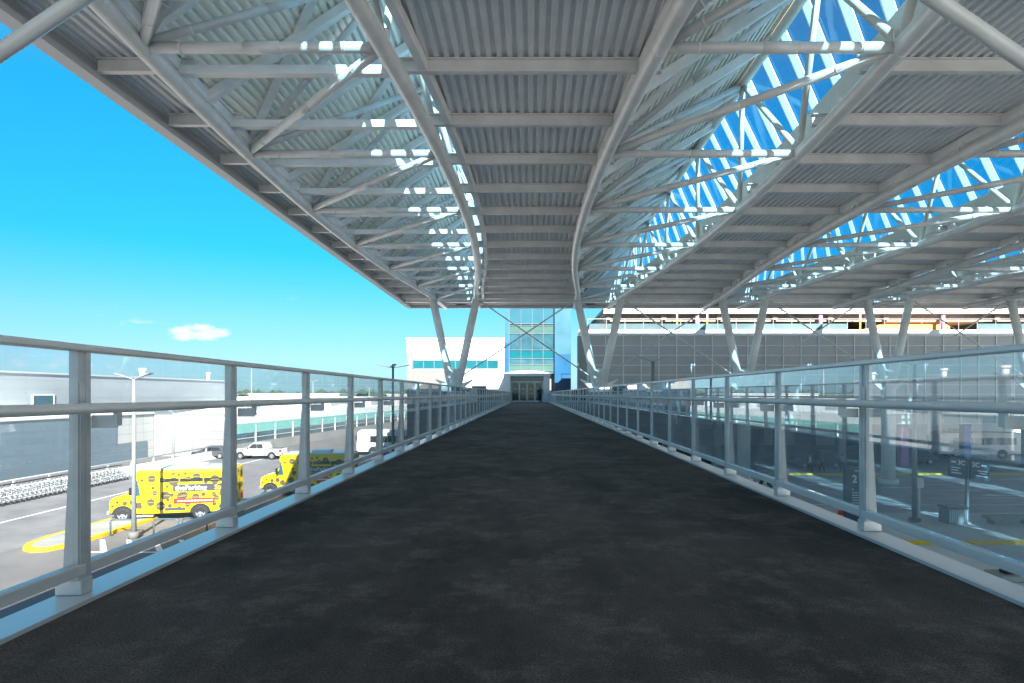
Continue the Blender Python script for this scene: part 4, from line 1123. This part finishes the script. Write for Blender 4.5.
# low ledge with black floodlight by the lower right corner
g = G(1000, 579)
mb = MB(M['concrete']); mb.bbox(g.x-.3, g.x+5, g.y-.5, g.y+.5, GZ, GZ+.25, .03); tag(mb.build('concrete_ledge'), 'low pale concrete ledge beneath the guardrail in the lower right corner', 'ledge')
t = empty('floodlight', (g.x+.4, g.y, GZ+.25), 'black floodlight on the low concrete ledge in the lower right corner', 'floodlight')
mb = MB(M['black']); mb.bbox(g.x+.05, g.x+.45, g.y-.25, g.y+.15, GZ+.251, GZ+.55, .04); mb.bar((g.x+.4, g.y, GZ+.3), (g.x+1.6, g.y, GZ+.75), .4, .14); mb.build('housing', t)
mb = MB(M['teal']); mb.bar((g.x+.75, g.y-.21, GZ+.36), (g.x+1.6, g.y-.21, GZ+.66), .03, .12); mb.build('lens', t)
# freestanding boards by the kerb
g = G(736, 478)
mb = MB(M['black']); mb.bbox(g.x-.5, g.x+.1, g.y-.1, g.y+.1, GZ, GZ+.75, .03); mb.use(M['ypaint']).bbox(g.x+.12, g.x+1.0, g.y-.1, g.y+.1, GZ+.15, GZ+.6, .03)
tag(mb.build('barrier_board'), 'black and yellow board standing low on the road under the right guardrail', 'barrier')
g = G(765, 487)
mb = MB(M['black'])
for s_ in (-1, 1): mb.bar((g.x+s_*.5, g.y, GZ), (g.x, g.y, GZ+.95), .6, .06)
mb.use(M['teal']).bar((g.x+.2, g.y-.32, GZ+.2), (g.x+.1, g.y-.32, GZ+.6), .02, .3)
tag(mb.build('folding_sign'), 'black folding pavement sign on the road under the right guardrail', 'sign')

# ---------------------------------------------------------------- people
def person(x, y, z, rz, label, shirt, legs, stride=.16, hair='hair', arm=.1, sc=1.0):
    t = empty('person', (x, y, z), label, 'person', None); sroot(t)
    V = {}; E = []
    def add(n, co, r): V[n] = (co, r)
    add('pel', (0,0,.95), .15); add('waist', (0,0,1.08), .135); add('chest', (0,.01,1.30), .165); add('shou', (0,0,1.44), .12); add('neck', (0,0,1.53), .058)
    add('head0', (0,.01,1.60), .08); add('head1', (0,.015,1.69), .098); add('head2', (0,.01,1.75), .07)
    for s_, nm in ((-1, 'l'), (1, 'r')):
        f_ = stride*s_
        add('hip'+nm, (s_*.1,0,.90), .11); add('kn'+nm, (s_*.1,f_*.5+.03,.50), .068); add('an'+nm, (s_*.1,f_,.09), .045); add('toe'+nm, (s_*.11,f_+.16,.045), .042)
        add('sh'+nm, (s_*.2,0,1.42), .065); add('el'+nm, (s_*.26,-f_*.3,1.14), .047); add('wr'+nm, (s_*.27,-f_*.6+arm,.91), .034); add('ha'+nm, (s_*.27,-f_*.6+arm+.03,.80), .038)
    names = list(V); ix = {n: i for i, n in enumerate(names)}
    E = [('pel','waist'),('waist','chest'),('chest','shou'),('shou','neck'),('neck','head0'),('head0','head1'),('head1','head2')]
    for nm in 'lr': E += [('pel','hip'+nm),('hip'+nm,'kn'+nm),('kn'+nm,'an'+nm),('an'+nm,'toe'+nm),('shou','sh'+nm),('sh'+nm,'el'+nm),('el'+nm,'wr'+nm),('wr'+nm,'ha'+nm)]
    me = bpy.data.meshes.new('b'); me.from_pydata([V[n][0] for n in names], [(ix[a], ix[b_]) for a, b_ in E], [])
    ob = bpy.data.objects.new('b', me); COL.objects.link(ob)
    md = ob.modifiers.new('s', 'SKIN'); sv = me.skin_vertices[0].data
    for n in names: sv[ix[n]].radius = (V[n][1], V[n][1]*(.75 if n in ('chest','waist','pel','shou') else 1))
    sv[0].use_root = True
    ob.modifiers.new('u', 'SUBSURF').levels = 2
    dg = bpy.context.evaluated_depsgraph_get(); dg.update()
    m2 = bpy.data.meshes.new_from_object(ob.evaluated_get(dg))
    bpy.data.objects.remove(ob)
    m2.materials.clear()
    for mm in (M['skin'], M[shirt], M[legs], M['black'], M['hair']): m2.materials.append(mm)
    for p in m2.polygons:
        c = p.center; p.use_smooth = True
        if c.z > 1.55: p.material_index = 4 if (c.z > 1.70 or c.y < -.02) else 0
        elif c.z > 1.51: p.material_index = 0
        elif c.z < .1: p.material_index = 3
        elif abs(c.x) > .215 and c.z < 1.1: p.material_index = 0 if c.z < .93 else 1
        elif c.z < .98: p.material_index = 2
        else: p.material_index = 1
    m2.name = 'body'
    o = bpy.data.objects.new('body', m2); COL.objects.link(o); o.parent = t
    t.rotation_euler = (0, 0, rz); t.scale = (sc,)*3
    return t
person(1.25, 65.8, 0, 0.1, 'person in dark clothes walking towards the terminal doors', 'dark', 'dark')
g = (811-529)*57.5/F
person(27.0, 57.6, GZ, R(80), 'person in a white shirt on the far yellow kerb before the dark car', 'shirtw', 'jean', .22)
person(28.3, 57.9, GZ, R(95), 'person in grey standing behind the white-shirted walker at the dark car', 'shirtg', 'dark', .18)
person(30.3, 58.0, GZ, R(-80), 'person in a pale blue shirt at the rear of the dark car', 'shirtb', 'jean', .2)
person(32.1, 57.4, GZ, R(-90), 'person in white seen above the directory sign', 'shirtw', 'shirtg', .15)

# ---------------------------------------------------------------- light, sky, camera
w = bpy.data.worlds.new('World'); S.world = w; w.use_nodes = True
nt = w.node_tree; bg = nt.nodes['Background']; L = nt.links
sky = nt.nodes.new('ShaderNodeTexSky'); sky.sky_type = 'NISHITA'; sky.sun_disc = False
to_sun = -SUN
sky.sun_elevation = math.asin(to_sun.z); sky.sun_rotation = math.atan2(to_sun.x, to_sun.y)
sky.air_density = 1.0; sky.dust_density = .3; sky.ozone_density = 3.0; sky.altitude = 0
# small clouds: noise in the direction (x/y, z/y)
tc = nt.nodes.new('ShaderNodeTexCoord'); sp = nt.nodes.new('ShaderNodeSeparateXYZ'); L.new(tc.outputs['Generated'], sp.inputs[0])
def mth(op, a, b_=None, clamp=False):
    n = nt.nodes.new('ShaderNodeMath'); n.operation = op; n.use_clamp = clamp
    for i, q_ in enumerate((a, b_)):
        if q_ is None: continue
        if isinstance(q_, (int, float)): n.inputs[i].default_value = q_
        else: L.new(q_, n.inputs[i])
    return n.outputs[0]
ay = mth('MAXIMUM', sp.outputs[1], .02)
u = mth('DIVIDE', sp.outputs[0], ay); v = mth('DIVIDE', sp.outputs[2], ay)
cb = nt.nodes.new('ShaderNodeCombineXYZ'); L.new(u, cb.inputs[0]); L.new(mth('MULTIPLY', v, 2.6), cb.inputs[1])
ns = nt.nodes.new('ShaderNodeTexNoise'); ns.inputs['Scale'].default_value = 30; ns.inputs['Detail'].default_value = 7; ns.inputs['Roughness'].default_value = .6
L.new(cb.outputs[0], ns.inputs['Vector'])
tot = None
for cu, cv, ru, rv, st in ((-.548, .102, .075, .021, 1.0), (-.70, .138, .09, .016, .22), (-.36, .07, .07, .012, .3), (-.78, .05, .34, .02, .42), (-.42, .16, .12, .012, .3), (-.62, .115, .16, .02, .35)):
    a = mth('POWER', mth('DIVIDE', mth('SUBTRACT', u, cu), ru), 2); b_ = mth('POWER', mth('DIVIDE', mth('SUBTRACT', v, cv), rv), 2)
    e = mth('SUBTRACT', 1.0, mth('ADD', a, b_), True)
    e = mth('MULTIPLY', e, st)
    tot = e if tot is None else mth('MAXIMUM', tot, e)
fac = mth('MULTIPLY', mth('SUBTRACT', mth('ADD', ns.outputs['Fac'], mth('MULTIPLY', tot, .42)), .66), 4.2, True)
fac = mth('MULTIPLY', fac, mth('MULTIPLY', tot, 1.6, True))
mix = nt.nodes.new('ShaderNodeMix'); mix.data_type = 'RGBA'

ramp = nt.nodes.new('ShaderNodeValToRGB'); L.new(sp.outputs[2], ramp.inputs['Fac'])
ts = ((0, (.31,.56,.87)), (.058, (.39,.60,.77)), (.112, (.35,.69,.80)), (.213, (.10,.84,.95)), (.39, (.10,1.1,1.22)), (.55, (.9,1.05,1.0)))
cr = ramp.color_ramp
while len(cr.elements) < len(ts): cr.elements.new(.5)
for e, (p_, c_) in zip(cr.elements, ts): e.position = p_
for e, (p_, c_) in zip(cr.elements, ts): e.color = (*[q_*.7 for q_ in c_], 1)
tint = nt.nodes.new('ShaderNodeMix'); tint.data_type = 'RGBA'; tint.blend_type = 'MULTIPLY'; tint.inputs['Factor'].default_value = 1
L.new(sky.outputs[0], tint.inputs[6]); L.new(ramp.outputs[0], tint.inputs[7])
L.new(fac, mix.inputs['Factor']); L.new(tint.outputs[2], mix.inputs[6]); mix.inputs[7].default_value = (3.6, 3.8, 4.0, 1)
L.new(mix.outputs[2], bg.inputs['Color']); bg.inputs['Strength'].default_value = .065

sun = bpy.data.lights.new('sun', 'SUN'); sun.energy = 5.0; sun.angle = R(.5); sun.color = (1, .95, .88)
so = bpy.data.objects.new('sun', sun); COL.objects.link(so); so.rotation_euler = SUN.to_track_quat('-Z', 'Y').to_euler(); so.location = (40, -30, 80)

cam = bpy.data.cameras.new('camera'); co = bpy.data.objects.new('camera', cam); COL.objects.link(co)
co.location = (0, 0, CZ); co.rotation_euler = (R(90), 0, 0)
cam.sensor_width = 36; cam.lens = 36*F/1024; cam.shift_x = -17/1024; cam.shift_y = 52.5/1024
cam.clip_start = .05; cam.clip_end = 9000
S.camera = co
vs = S.view_settings; vs.view_transform = 'Standard'; vs.look = 'None'; vs.exposure = 2.05; vs.gamma = 1; vs.use_curve_mapping = False
S.cycles.max_bounces = 10; S.cycles.diffuse_bounces = 8; S.cycles.glossy_bounces = 4; S.cycles.transparent_max_bounces = 24
S.cycles.caustics_reflective = False; S.cycles.caustics_refractive = False
S.cycles.use_denoising = True
